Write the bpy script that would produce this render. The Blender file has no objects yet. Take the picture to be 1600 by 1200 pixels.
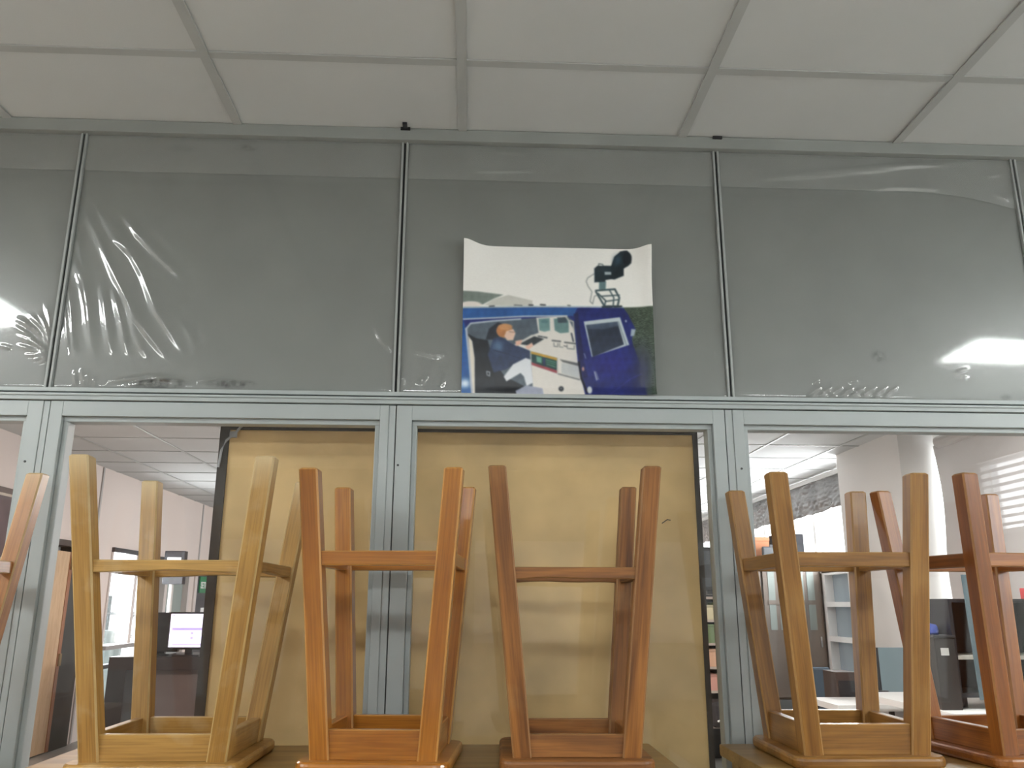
import bpy, math, random
import numpy as np
from mathutils import Vector, Matrix

random.seed(7)
rng = np.random.default_rng(7)
SC = bpy.context.scene
COL = SC.collection
C = 1.208                    # eye height above the floor; heights below are given from eye level and lifted by C
ZC = 1.257                   # ceiling above eye level

# ------------------------------------------------------------------ camera, world, light, exposure
YAW, PITCH, ROLL, FPX = .048, .2568, .0025, 1308.2
f_ = Vector((math.sin(YAW)*math.cos(PITCH), math.cos(YAW)*math.cos(PITCH), math.sin(PITCH)))
r_ = Vector((math.cos(YAW), -math.sin(YAW), 0))
u_ = r_.cross(f_)
r2 = r_*math.cos(ROLL) + u_*math.sin(ROLL)
u2 = -r_*math.sin(ROLL) + u_*math.cos(ROLL)
cd = bpy.data.cameras.new('camera')
cam = bpy.data.objects.new('camera', cd); COL.objects.link(cam)
M = Matrix((r2, u2, -f_)).transposed().to_4x4(); M.translation = (0, -2.0747, C)
cam.matrix_world = M
cd.sensor_fit = 'HORIZONTAL'; cd.sensor_width = 36.0; cd.lens = 36.0*FPX/1600; cd.clip_start = .05
SC.camera = cam

w = bpy.data.worlds.new('overcast_sky'); SC.world = w; w.use_nodes = True
bg = w.node_tree.nodes['Background']; bg.inputs[0].default_value = (.93, .97, 1, 1); bg.inputs[1].default_value = 4.0
SC.view_settings.view_transform = 'Standard'; SC.view_settings.look = 'None'
SC.view_settings.gamma = 1; SC.view_settings.use_curve_mapping = False
SC.view_settings.exposure = 0.5

def area(name, loc, rot, sx, sy, power, col=(1, 1, 1)):
    l = bpy.data.lights.new(name, 'AREA'); l.shape = 'RECTANGLE'; l.size = sx; l.size_y = sy; l.energy = power; l.color = col
    o = bpy.data.objects.new(name, l); COL.objects.link(o); o.location = loc; o.rotation_euler = rot
    return o
# daylight standing in the window openings (all of them real openings in the walls)
H = math.pi/2
area('daylight_front_room', (3.66, -2.4, C+.70), (0, H, 0), .5, 2.2, 16, (.95, .98, 1))      # right-hand windows of the near room
area('daylight_far_windows', (3.66, 7.8, C+.55), (0, H, 0), .9, 5.0, 270, (.98, .98, 1))     # far windows of the next room
area('daylight_side_window', (-3.68, 7.0, C+.05), (0, -H, 0), .9, 1.0, 45, (.95, .98, 1))

# ------------------------------------------------------------------ materials
MATS = {}
def mat(name, col, rough=.5, metal=0., coat=0., spec=.5, noise=None, bump=None, emit=None, aniso=None):
    """noise=(scale, amount) colour mottling, bump=(scale, strength)"""
    if name in MATS: return MATS[name]
    m = bpy.data.materials.new(name); m.use_nodes = True
    nt = m.node_tree; b = nt.nodes['Principled BSDF']
    b.inputs['Base Color'].default_value = (*col, 1); b.inputs['Roughness'].default_value = rough
    b.inputs['Metallic'].default_value = metal; b.inputs['Coat Weight'].default_value = coat
    b.inputs['Coat Roughness'].default_value = .15; b.inputs['Specular IOR Level'].default_value = spec
    tc = nt.nodes.new('ShaderNodeTexCoord')
    if noise:
        n = nt.nodes.new('ShaderNodeTexNoise'); n.inputs['Scale'].default_value = noise[0]; n.inputs['Detail'].default_value = 6
        nt.links.new(tc.outputs['Object'], n.inputs['Vector'])
        r = nt.nodes.new('ShaderNodeValToRGB'); a = noise[1]
        r.color_ramp.elements[0].position = .3; r.color_ramp.elements[1].position = .7
        r.color_ramp.elements[0].color = (*[max(0, c*(1-a)) for c in col], 1)
        r.color_ramp.elements[1].color = (*[min(1, c*(1+a)) for c in col], 1)
        nt.links.new(n.outputs['Fac'], r.inputs['Fac']); nt.links.new(r.outputs['Color'], b.inputs['Base Color'])
    if bump:
        n = nt.nodes.new('ShaderNodeTexNoise'); n.inputs['Scale'].default_value = bump[0]; n.inputs['Detail'].default_value = 4
        nt.links.new(tc.outputs['Object'], n.inputs['Vector'])
        bp = nt.nodes.new('ShaderNodeBump'); bp.inputs['Strength'].default_value = bump[1]; bp.inputs['Distance'].default_value = .002
        nt.links.new(n.outputs['Fac'], bp.inputs['Height']); nt.links.new(bp.outputs['Normal'], b.inputs['Normal'])
    if emit:
        b.inputs['Emission Color'].default_value = (*emit[0], 1); b.inputs['Emission Strength'].default_value = emit[1]
    MATS[name] = m
    return m

def srgb(r, g, b):
    return tuple(((c/255)/12.92 if c/255 <= .04045 else ((c/255+.055)/1.055)**2.4) for c in (r, g, b))

def wood(name, dark, light, pale, rough=.38, coat=.25, gs=1.0, wear=.35):
    """varnished wood; the 'grain' attribute runs along each piece"""
    m = bpy.data.materials.new(name); m.use_nodes = True
    nt = m.node_tree; N = nt.nodes.new; L = nt.links.new; b = nt.nodes['Principled BSDF']
    at = N('ShaderNodeAttribute'); at.attribute_name = 'grain'
    mp = N('ShaderNodeMapping'); mp.inputs['Scale'].default_value = (28*gs, 28*gs, 2.2*gs); L(at.outputs['Vector'], mp.inputs['Vector'])
    n1 = N('ShaderNodeTexNoise'); n1.inputs['Scale'].default_value = 1.; n1.inputs['Detail'].default_value = 5; n1.inputs['Distortion'].default_value = .7
    L(mp.outputs['Vector'], n1.inputs['Vector'])
    r1 = N('ShaderNodeValToRGB'); r1.color_ramp.elements[0].position = .32; r1.color_ramp.elements[1].position = .68
    r1.color_ramp.elements[0].color = (*dark, 1); r1.color_ramp.elements[1].color = (*light, 1); L(n1.outputs['Fac'], r1.inputs['Fac'])
    mp2 = N('ShaderNodeMapping'); mp2.inputs['Scale'].default_value = (300, 300, 9); L(at.outputs['Vector'], mp2.inputs['Vector'])
    n2 = N('ShaderNodeTexNoise'); n2.inputs['Scale'].default_value = 1.; n2.inputs['Detail'].default_value = 3; L(mp2.outputs['Vector'], n2.inputs['Vector'])
    mx = N('ShaderNodeMix'); mx.data_type = 'RGBA'; mx.blend_type = 'MULTIPLY'; mx.inputs[0].default_value = .5
    r2_ = N('ShaderNodeValToRGB'); r2_.color_ramp.elements[0].position = .35; r2_.color_ramp.elements[1].position = .6
    r2_.color_ramp.elements[0].color = (.5, .45, .4, 1); L(n2.outputs['Fac'], r2_.inputs['Fac'])
    L(r1.outputs['Color'], mx.inputs[6]); L(r2_.outputs['Color'], mx.inputs[7])
    # rubbed patches
    n3 = N('ShaderNodeTexNoise'); n3.inputs['Scale'].default_value = 9; n3.inputs['Detail'].default_value = 5; L(at.outputs['Vector'], n3.inputs['Vector'])
    r3 = N('ShaderNodeValToRGB'); r3.color_ramp.elements[0].position = .56; r3.color_ramp.elements[1].position = .75
    r3.color_ramp.elements[0].color = (0, 0, 0, 1); r3.color_ramp.elements[1].color = (wear, wear, wear, 1); L(n3.outputs['Fac'], r3.inputs['Fac'])
    mx2 = N('ShaderNodeMix'); mx2.data_type = 'RGBA'; L(r3.outputs['Color'], mx2.inputs[0]); L(mx.outputs[2], mx2.inputs[6]); mx2.inputs[7].default_value = (*pale, 1)
    # per-vertex rubbing of ends (0 on most pieces)
    a2 = N('ShaderNodeAttribute'); a2.attribute_name = 'rub'
    mx3 = N('ShaderNodeMix'); mx3.data_type = 'RGBA'; L(a2.outputs['Fac'], mx3.inputs[0]); L(mx2.outputs[2], mx3.inputs[6]); mx3.inputs[7].default_value = (*pale, 1)
    L(mx3.outputs[2], b.inputs['Base Color'])
    b.inputs['Roughness'].default_value = rough; b.inputs['Coat Weight'].default_value = coat; b.inputs['Coat Roughness'].default_value = .2
    bp = N('ShaderNodeBump'); bp.inputs['Strength'].default_value = .15; bp.inputs['Distance'].default_value = .001
    L(n2.outputs['Fac'], bp.inputs['Height']); L(bp.outputs['Normal'], b.inputs['Normal'])
    return m

def thin_glass(name, tint=(1, 1, 1), rough=0., haze=0., hazecol=(1, 1, 1), ior=1.45, boost=1.0):
    m = bpy.data.materials.new(name); m.use_nodes = True
    nt = m.node_tree; nt.nodes.clear(); N = nt.nodes.new; L = nt.links.new
    o = N('ShaderNodeOutputMaterial'); t = N('ShaderNodeBsdfTransparent'); t.inputs[0].default_value = (*tint, 1)
    g = N('ShaderNodeBsdfGlossy'); g.inputs['Roughness'].default_value = rough
    # Schlick reflectance, the same from both sides of the thin sheet
    f0 = ((ior-1)/(ior+1))**2*boost
    ge = N('ShaderNodeNewGeometry'); dt = N('ShaderNodeVectorMath'); dt.operation = 'DOT_PRODUCT'
    L(ge.outputs['Normal'], dt.inputs[0]); L(ge.outputs['Incoming'], dt.inputs[1])
    def mth(op, a, b=None):
        n = N('ShaderNodeMath'); n.operation = op; n.use_clamp = op == 'MULTIPLY_ADD'
        for i, q in enumerate((a, b)):
            if q is None: continue
            if isinstance(q, (int, float)): n.inputs[i].default_value = q
            else: L(q, n.inputs[i])
        return n
    c5 = mth('POWER', mth('SUBTRACT', 1., mth('ABSOLUTE', dt.outputs['Value']).outputs[0]).outputs[0], 5.)
    mu = mth('MULTIPLY_ADD', c5.outputs[0], 1-f0); mu.inputs[2].default_value = f0
    gloss = g.outputs[0]
    if rough:
        g2 = N('ShaderNodeBsdfGlossy'); g2.inputs['Roughness'].default_value = .30
        mg = N('ShaderNodeMixShader'); mg.inputs[0].default_value = .45; L(gloss, mg.inputs[1]); L(g2.outputs[0], mg.inputs[2]); gloss = mg.outputs[0]
    base = t.outputs[0]
    if haze:
        d = N('ShaderNodeBsdfDiffuse'); d.inputs[0].default_value = (*hazecol, 1)
        mh = N('ShaderNodeMixShader'); mh.inputs[0].default_value = haze; L(base, mh.inputs[1]); L(d.outputs[0], mh.inputs[2]); base = mh.outputs[0]
    mx = N('ShaderNodeMixShader'); L(mu.outputs[0], mx.inputs[0]); L(base, mx.inputs[1]); L(gloss, mx.inputs[2])
    L(mx.outputs[0], o.inputs[0])
    return m

def vcol_mat(name, rough=.35, emit=0.):
    m = bpy.data.materials.new(name); m.use_nodes = True
    nt = m.node_tree; b = nt.nodes['Principled BSDF']; a = nt.nodes.new('ShaderNodeAttribute'); a.attribute_name = 'print'
    nt.links.new(a.outputs['Color'], b.inputs['Base Color']); b.inputs['Roughness'].default_value = rough
    if emit:
        nt.links.new(a.outputs['Color'], b.inputs['Emission Color']); b.inputs['Emission Strength'].default_value = emit
    return m

# ------------------------------------------------------------------ mesh builder
BOXF = [(0, 3, 2, 1), (4, 5, 6, 7), (0, 1, 5, 4), (1, 2, 6, 5), (2, 3, 7, 6), (3, 0, 4, 7)]
class MB:
    def __init__(s): s.v = []; s.f = []; s.mi = []; s.g = []; s.rub = []; s.smooth = False
    def add(s, vs, fs, mi=0, g=None, rub=None):
        k = len(s.v); s.v += [tuple(p) for p in vs]
        for i, f in enumerate(fs): s.f.append(tuple(k+j for j in f)); s.mi.append(mi[i] if isinstance(mi, list) else mi)
        s.g += g if g else [tuple(p) for p in vs]
        s.rub += rub if rub else [0.]*len(vs)
        return s
    def box(s, x0, x1, y0, y1, z0, z1, mi=0):
        vs = [(x0, y0, z0), (x1, y0, z0), (x1, y1, z0), (x0, y1, z0), (x0, y0, z1), (x1, y0, z1), (x1, y1, z1), (x0, y1, z1)]
        d = (x1-x0, y1-y0, z1-z0); ax = d.index(max(d)); off = (random.random()*9, random.random()*9, random.random()*9)
        o = {0: (1, 2, 0), 1: (0, 2, 1), 2: (0, 1, 2)}[ax]
        g = [tuple(p[o[i]]+off[i] for i in range(3)) for p in vs]
        return s.add(vs, BOXF, mi, g)
    def prism(s, p0, p1, ux, uy, w, h, ch=.003, w1=None, h1=None, mi=0, mic=None, endch=0., rub=None, segs=1, deform=None):
        """bar with chamfered edges from p0 to p1, section axes ux, uy, full sizes w, h"""
        p0, p1, ux, uy = Vector(p0), Vector(p1), Vector(ux), Vector(uy)
        w1 = w1 or w; h1 = h1 or h; mic = mi if mic is None else mic
        off = Vector((random.random()*9, random.random()*9, random.random()*9)); Ln = (p1-p0).length
        rings = []
        ts = [i/segs for i in range(segs+1)]
        if endch: ts = ts[:-1] + [1-endch/Ln, 1.]
        for i, t in enumerate(ts):
            ww = w+(w1-w)*t; hh = h+(h1-h)*t; sh = endch if (endch and i == len(ts)-1) else 0
            a, b = ww/2-sh, hh/2-sh; c = p0.lerp(p1, t)
            rings.append((c, t, [(a-ch, -b), (a, -b+ch), (a, b-ch), (a-ch, b), (-a+ch, b), (-a, b-ch), (-a, -b+ch), (-a+ch, -b)]))
        vs, g, rb = [], [], []
        for c, t, sec in rings:
            for (a, b) in sec:
                if deform: a, b = deform(a, b, t)
                vs.append(c+ux*a+uy*b); g.append((a+off.x, b+off.y, t*Ln+off.z)); rb.append(rub(t) if rub else 0.)
        fs, mi_ = [], []
        for k in range(len(rings)-1):
            for j in range(8):
                j2 = (j+1) % 8
                fs.append((k*8+j, k*8+j2, (k+1)*8+j2, (k+1)*8+j)); mi_.append(mic if j % 2 == 0 or (endch and k == len(rings)-2) else mi)
        fs.append(tuple(range(7, -1, -1))); mi_.append(mi)
        n = (len(rings)-1)*8; fs.append(tuple(range(n, n+8))); mi_.append(mic)
        return s.add(vs, fs, mi_, g, rb)
    def tube(s, pts, r, n=8, mi=0):
        pts = [Vector(p) for p in pts]; vs, fs = [], []
        for i, p in enumerate(pts):
            d = (pts[min(i+1, len(pts)-1)]-pts[max(i-1, 0)]).normalized()
            a = d.orthogonal().normalized() if abs(d.z) > .9 else d.cross(Vector((0, 0, 1))).normalized(); b = d.cross(a)
            for k in range(n):
                t = 2*math.pi*k/n; vs.append(p+a*r*math.cos(t)+b*r*math.sin(t))
        for i in range(len(pts)-1):
            for k in range(n): fs.append((i*n+k, i*n+(k+1) % n, (i+1)*n+(k+1) % n, (i+1)*n+k))
        fs.append(tuple(range(n-1, -1, -1))); fs.append(tuple(range((len(pts)-1)*n, len(pts)*n)))
        return s.add(vs, fs, mi)
    def build(s, name, mats, parent=None, loc=None, bevel=0):
        me = bpy.data.meshes.new(name); me.from_pydata(s.v, [], s.f)
        for m in (mats if isinstance(mats, (list, tuple)) else [mats]): me.materials.append(m)
        me.polygons.foreach_set('material_index', s.mi)
        at = me.attributes.new('grain', 'FLOAT_VECTOR', 'POINT'); at.data.foreach_set('vector', [c for p in s.g for c in p])
        if any(s.rub):
            at = me.attributes.new('rub', 'FLOAT', 'POINT'); at.data.foreach_set('value', s.rub)
        if s.smooth: me.polygons.foreach_set('use_smooth', [True]*len(s.f))
        me.update()
        import bmesh
        bm = bmesh.new(); bm.from_mesh(me); bmesh.ops.recalc_face_normals(bm, faces=bm.faces); bm.to_mesh(me); bm.free()
        o = bpy.data.objects.new(name, me); COL.objects.link(o)
        if parent: o.parent = parent
        if loc: o.location = loc
        if bevel:
            b = o.modifiers.new('soft_edges', 'BEVEL'); b.width = bevel; b.segments = 2; b.limit_method = 'ANGLE'
        return o
def obj_me(name, me, parent=None, loc=None):
    o = bpy.data.objects.new(name, me); COL.objects.link(o)
    if parent: o.parent = parent
    if loc: o.location = loc
    return o
def bx(name, m, parent, x0, x1, y0, y1, z0, z1, bevel=0):
    return MB().box(x0, x1, y0, y1, z0, z1).build(name, m, parent, bevel=bevel)
def tag(o, label, cat=None, group=None, kind=None):
    o['label'] = label
    if cat: o['category'] = cat
    if group: o['group'] = group
    if kind: o['kind'] = kind
    return o
def empty(name, loc=(0, 0, 0), rz=0.):
    o = bpy.data.objects.new(name, None); COL.objects.link(o); o.location = loc; o.rotation_euler = (0, 0, rz); o.empty_display_size = .1
    return o
def struct(o, label):
    o['kind'] = 'structure'; o['label'] = label
    return o

paint = mat('grey_painted_metal', (.395, .432, .434), .42, bump=(60, .04), noise=(3, .05))
paint2 = mat('grey_rail_paint', (.35, .37, .362), .45, noise=(4, .06))
groove = mat('dark_groove', (.035, .038, .038), .7)
panelm = mat('grey_panel', (.192, .203, .193), .75, noise=(5, .07), bump=(500, .12))
tilem = mat('ceiling_tile_white', (.61, .62, .615), .9, noise=(2, .03), bump=(300, .1))
tbar = mat('ceiling_bar', (.455, .465, .455), .5)
wallm = mat('warm_white_wall', (.70, .605, .555), .75, noise=(1.5, .04))
wallw = mat('pale_wall', (.72, .69, .66), .75, noise=(1.5, .04))
floorm = mat('floor_vinyl', (.30, .30, .285), .4, noise=(3, .15))
black = mat('black_plastic', (.018, .018, .022), .4)
dark = mat('dark_metal', (.03, .03, .034), .45, noise=(6, .2))
white = mat('white_paint', (.8, .8, .79), .45)
glass = thin_glass('window_glass', tint=(.99, .995, .995))
film = thin_glass('clear_plastic_film', tint=(.98, .98, .98), rough=.06, haze=.05, hazecol=(.8, .82, .8), ior=1.5, boost=2.2)
film2 = thin_glass('clear_plastic_film_overlap', tint=(.98, .98, .98), rough=.07, haze=.12, hazecol=(.85, .87, .85), ior=1.5, boost=1.4)

# ------------------------------------------------------------------ structure: shell
XL, XR, YB, YF = -3.53, 3.5, -6.0, 11.0
struct(bx('floor', floorm, None, XL-.2, XR+.3, YB-.2, YF+.2, -.1, 0), 'plain vinyl floor below the tables')
def wall_boxes(name, m, label, boxes):
    b = MB()
    for q in boxes: b.box(*q)
    return struct(b.build(name, m), label)
Zt = C+ZC+.08
x0, x1 = XL-.12, XL
wall_boxes('wall_left', wallm, 'warm white wall of the next room beyond the left windows', [
    (x0, x1, YB, 5.02, 0, Zt), (x0, x1, 5.02, 5.98, C+.51, Zt), (x0, x1, 5.98, 6.5, 0, Zt),
    (x0, x1, 6.5, 7.6, C+.51, Zt), (x0, x1, 6.5, 7.6, 0, C-1.0), (x0, x1, 7.6, 7.75, 0, Zt),
    (x0, x1, 7.75, 8.95, C+.5, Zt), (x0, x1, 7.75, 8.95, 0, .3), (x0, x1, 8.95, 9.2, 0, Zt), (x0, x1, 9.2, 9.95, C+.45, Zt), (x0, x1, 9.95, YF, 0, Zt)])
x0, x1 = XR, XR+.14
wr_ = wall_boxes('wall_right', wallw, 'pale wall of the next room with pillar and daylight windows', [
    (x0, x1, YB, -3.55, 0, Zt), (x0, x1, -3.55, -1.3, 0, C+.48), (x0, x1, -3.55, -1.3, C+.95, Zt), (x0, x1, -1.3, .3, 0, Zt),
    (x0, x1, .3, 4.6, 0, C-.2), (x0, x1, .3, 4.6, C+1.15, Zt), (x0-.33, x0-.06, 3.93, 5.0, 0, Zt),
    (x0-.06, x1, 4.6, 5.0, 0, Zt), (x0, x1, 5.0, 5.45, 0, C+.33), (x0, x1, 5.45, 6.25, 0, C-.66), (x0, x1, 6.25, 10.8, 0, C+.33),
    (x0, x1, 5.0, 10.8, C+1.2, Zt), (x0, x1, 10.8, YF, 0, Zt)])
struct(bx('wall_far', wallm, None, XL, XR, YF, YF+.12, 0, Zt), 'far end wall of the next room')
wb = struct(bx('wall_back', mat('grey_back_wall', (.42, .43, .415), .8), None, XL, XR, YB-.12, YB, 0, Zt), 'wall of the near room behind the viewer')
for i in range(4):
    bx('pale_board', white, wb, -2.4+i*1.22, -1.3+i*1.22, YB, YB+.02, C-.35, C+.58)

# ceiling: slab, lay-in tiles and the bars they rest on
ceil = struct(bx('ceiling', mat('ceiling_void', (.25, .25, .24), .9), None, XL-.1, XR+.14, YB, YF, Zt, Zt+.1), 'suspended ceiling of white square tiles in a grey grid')
T = .61
xs = [x for x in (-1.2588+T*k for k in range(-8, 12)) if XL+.05 < x < XR-.05]
ys = [y for y in (-.3193+T*k for k in range(-12, 24)) if YB+.05 < y < YF-.05]
cx = [XL] + xs + [XR]
cy = sorted([YB] + ys + [-.012, .07, YF])
cache = {}
rest = MB()
for j in range(len(cy)-1):
    ya, yb = cy[j], cy[j+1]
    if abs(ya+.012) < 1e-6: continue
    for i in range(len(cx)-1):
        xa, xb = cx[i], cx[i+1]
        sx, sy = xb-xa-.006, yb-ya-.006
        if ya < -3.2:
            rest.box(xa+.003, xb-.003, ya+.003, yb-.003, C+ZC+.004, C+ZC+.016); continue
        key = (round(sx, 3), round(sy, 3))
        if key not in cache:
            b = MB(); b.box(-sx/2, sx/2, -sy/2, sy/2, 0, .012)
            t = b.build('ceiling_tile', tilem, ceil); cache[key] = t.data
        else:
            t = obj_me('ceiling_tile', cache[key], ceil)
        t.location = ((xa+xb)/2, (ya+yb)/2, C+ZC+.004+random.uniform(0, .0015))
r = rest.build('ceiling_tile_remainder', tilem, ceil); r['kind'] = 'stuff'
for x in xs:
    for (ya, yb) in ((YB, -.012), (.07, YF)):
        bx('ceiling_bar', tbar, ceil, x-.012, x+.012, ya, yb, C+ZC-.001, C+ZC+.003)
for y in ys:
    bx('ceiling_cross_bar', tbar, ceil, XL, XR, y-.012, y+.012, C+ZC, C+ZC+.0035)

# ------------------------------------------------------------------ the partition
wf = struct(empty('wall_front'), 'partition with film-covered grey upper panels above glazed windows')
J = [XL, -2.777, -1.917, -1.0566, -.1957, .6661, 1.5208, 2.38, 3.24, XR]
zpb, zpt = C+.516, C+1.2246
WR = {
 2: [
  ([(-0.94, 1.012), (-0.887, 0.939), (-0.822, 0.874), (-0.75, 0.808)], 1.00, 0.0161),
  ([(-0.996, 1.019), (-0.897, 0.885), (-0.858, 0.823), (-0.815, 0.727), (-0.73, 0.608)], 1.00, 0.0179),
  ([(-1.05, 1.055), (-0.973, 0.901), (-0.92, 0.804), (-0.86, 0.7), (-0.774, 0.599)], 1.10, 0.0179),
  ([(-1.025, 1.056), (-0.942, 0.92), (-0.888, 0.876)], 0.50, 0.0143),
  ([(-0.883, 1.004), (-0.82, 0.932), (-0.764, 0.87)], 0.45, 0.0143),
  ([(-1.047, 0.881), (-1.009, 0.802), (-0.987, 0.732), (-0.958, 0.603)], 1.10, 0.0161),
  ([(-1.047, 0.944), (-1.009, 0.837), (-0.984, 0.732)], 0.60, 0.0125),
  ([(-0.961, 0.803), (-0.937, 0.699), (-0.912, 0.604)], 0.90, 0.0143),
  ([(-0.93, 0.786), (-0.9, 0.699), (-0.873, 0.604)], 0.90, 0.0143),
  ([(-1.053, 0.819), (-1.029, 0.731), (-1.004, 0.602)], 1.00, 0.0107),
  ([(-1.053, 0.766), (-1.033, 0.68), (-1.018, 0.602)], 0.80, 0.0089),
  ([(-0.888, 0.734), (-0.854, 0.649), (-0.824, 0.598)], 0.50, 0.0143),
  ([(-0.747, 0.702), (-0.718, 0.651), (-0.706, 0.607)], 0.35, 0.0143),
  ([(-0.694, 0.703), (-0.681, 0.635)], 0.30, 0.0125),
  ([(-0.642, 0.757), (-0.626, 0.644)], 0.30, 0.0107),
  ([(-0.264, 0.72), (-0.24, 0.66), (-0.21, 0.626)], 0.90, 0.0125),
  ([(-0.207, 0.766), (-0.206, 0.678), (-0.204, 0.541)], 0.80, 0.0071),
  ([(-0.998, 0.562), (-0.989, 0.526)], 0.60, 0.0071),
  ([(-0.982, 0.566), (-0.968, 0.524)], 0.70, 0.0071),
  ([(-0.967, 0.559), (-0.958, 0.526)], 0.60, 0.0071),
  ([(-0.949, 0.546), (-0.942, 0.526)], 0.50, 0.0071),
  ([(-0.912, 0.535), (-0.819, 0.551), (-0.724, 0.546)], 0.80, 0.0089),
  ([(-0.863, 0.523), (-0.787, 0.545), (-0.723, 0.536)], 1.00, 0.0089),
  ([(-0.691, 0.54), (-0.629, 0.551), (-0.548, 0.539)], 0.80, 0.0071),
  ([(-0.856, 0.531), (-0.801, 0.525), (-0.73, 0.533)], 0.80, 0.0071),
 ],
 1: [
  ([(-1.158, 0.698), (-1.111, 0.67), (-1.072, 0.628)], 0.80, 0.0107),
  ([(-1.16, 0.677), (-1.116, 0.647), (-1.07, 0.614)], 0.80, 0.0107),
  ([(-1.148, 0.652), (-1.105, 0.631), (-1.069, 0.608)], 0.90, 0.0107),
  ([(-1.147, 0.627), (-1.103, 0.614), (-1.07, 0.603)], 0.80, 0.0089),
  ([(-1.125, 0.602), (-1.093, 0.602), (-1.071, 0.598)], 0.80, 0.0089),
  ([(-1.104, 0.589), (-1.089, 0.594), (-1.072, 0.594)], 0.70, 0.0071),
  ([(-1.088, 0.582), (-1.079, 0.587), (-1.071, 0.591)], 0.60, 0.0071),
  ([(-1.125, 0.709), (-1.094, 0.675), (-1.07, 0.636)], 0.80, 0.0107),
  ([(-1.106, 0.713), (-1.085, 0.679), (-1.068, 0.645)], 0.80, 0.0089),
  ([(-1.095, 0.748), (-1.078, 0.696), (-1.066, 0.653)], 0.60, 0.0089),
  ([(-1.191, 0.626), (-1.159, 0.618)], 0.50, 0.0089),
  ([(-1.184, 1.123), (-1.129, 1.147), (-1.086, 1.162)], 0.40, 0.0143),
 ],
 3: [
  ([(-0.016, 1.146), (0.063, 1.146), (0.169, 1.153)], 0.90, 0.0071),
  ([(0.045, 1.206), (0.151, 1.202)], 0.70, 0.0054),
  ([(-0.171, 0.661), (-0.148, 0.63), (-0.082, 0.611)], 0.60, 0.0107),
  ([(-0.188, 0.609), (-0.175, 0.541)], 0.60, 0.0089),
  ([(-0.132, 0.644), (-0.099, 0.624), (-0.071, 0.618)], 0.50, 0.0089),
  ([(-0.145, 0.542), (-0.123, 0.593)], 0.35, 0.0107),
  ([(-0.08, 0.534), (-0.065, 0.577)], 0.30, 0.0107),
  ([(-0.137, 0.542), (-0.117, 0.568)], 0.40, 0.0089),
  ([(0.186, 1.09), (0.363, 1.114), (0.541, 1.129)], 0.25, 0.0214),
  ([(0.607, 0.553), (0.585, 0.622)], 0.30, 0.0089),
 ],
 4: [
  ([(0.758, 1.139), (0.923, 1.165), (1.146, 1.192), (1.37, 1.209)], 1.10, 0.0125),
  ([(0.812, 1.142), (0.996, 1.162), (1.219, 1.19)], 0.60, 0.0089),
  ([(1.101, 1.119), (1.175, 1.129), (1.322, 1.127)], 0.90, 0.0089),
  ([(1.43, 1.168), (1.493, 1.182)], 0.60, 0.0089),
  ([(1.447, 1.119), (1.499, 1.097)], 0.80, 0.0107),
  ([(1.496, 1.21), (1.495, 1.146), (1.502, 1.095)], 0.60, 0.0071),
  ([(0.869, 0.521), (0.884, 0.537), (0.909, 0.549)], 0.80, 0.0089),
  ([(0.898, 0.521), (0.913, 0.537), (0.938, 0.55)], 0.77, 0.0089),
  ([(0.927, 0.522), (0.942, 0.538), (0.967, 0.55)], 0.74, 0.0089),
  ([(0.956, 0.522), (0.971, 0.538), (0.996, 0.55)], 0.71, 0.0089),
  ([(0.985, 0.523), (1.0, 0.538), (1.026, 0.551)], 0.68, 0.0089),
  ([(1.014, 0.523), (1.029, 0.539), (1.055, 0.551)], 0.65, 0.0089),
  ([(1.043, 0.523), (1.059, 0.539), (1.084, 0.552)], 0.62, 0.0089),
  ([(1.072, 0.524), (1.088, 0.54), (1.113, 0.552)], 0.59, 0.0089),
  ([(0.887, 0.561), (0.904, 0.568)], 0.60, 0.0054),
  ([(0.981, 0.564), (1.007, 0.566)], 0.60, 0.0054),
  ([(1.269, 0.593), (1.308, 0.604)], 0.70, 0.0071),
  ([(1.275, 0.577), (1.305, 0.579)], 0.60, 0.0054),
  ([(1.202, 0.972), (1.286, 0.992)], 0.30, 0.0089),
  ([(0.677, 0.73), (0.675, 0.624)], 0.60, 0.0071),
 ],

}
def seg_field(X, Z, pl, hgt, wid):
    out = np.zeros_like(X); n = len(pl)-1
    for i in range(n):
        (xa, za), (xb, zb) = pl[i], pl[i+1]
        dx, dz = xb-xa, zb-za; L2 = dx*dx+dz*dz
        t = np.clip(((X-xa)*dx+(Z-za)*dz)/L2, 0, 1)
        d = np.hypot(X-xa-t*dx, Z-za-t*dz)
        s = (i+t)/n
        env = np.clip(np.sin(np.pi*np.clip(s, 0, 1))*1.3+.12, 0, 1)
        out = np.maximum(out, hgt*env*np.exp(-(d/(wid*.34))**2))
    return out
def smooth_noise(X, Z, sc, seed):
    r = np.random.default_rng(seed); out = np.zeros_like(X)
    for _ in range(9):
        a = r.uniform(0, 6.28); k = r.uniform(.5, 1.6)*sc
        out += np.sin(k*(X*np.cos(a)+Z*np.sin(a))+r.uniform(0, 6.28))
    return out/9
def emphasise(ws):
    # the long folds near the top edge are broader
    return [(pl, h*(1.5 if min(z for _, z in pl) > 1.09 or max(z for _, z in pl) < .57 else 1), wd*(1.7 if min(z for _, z in pl) > 1.09 else 1.15)) for pl, h, wd in ws]
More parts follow.
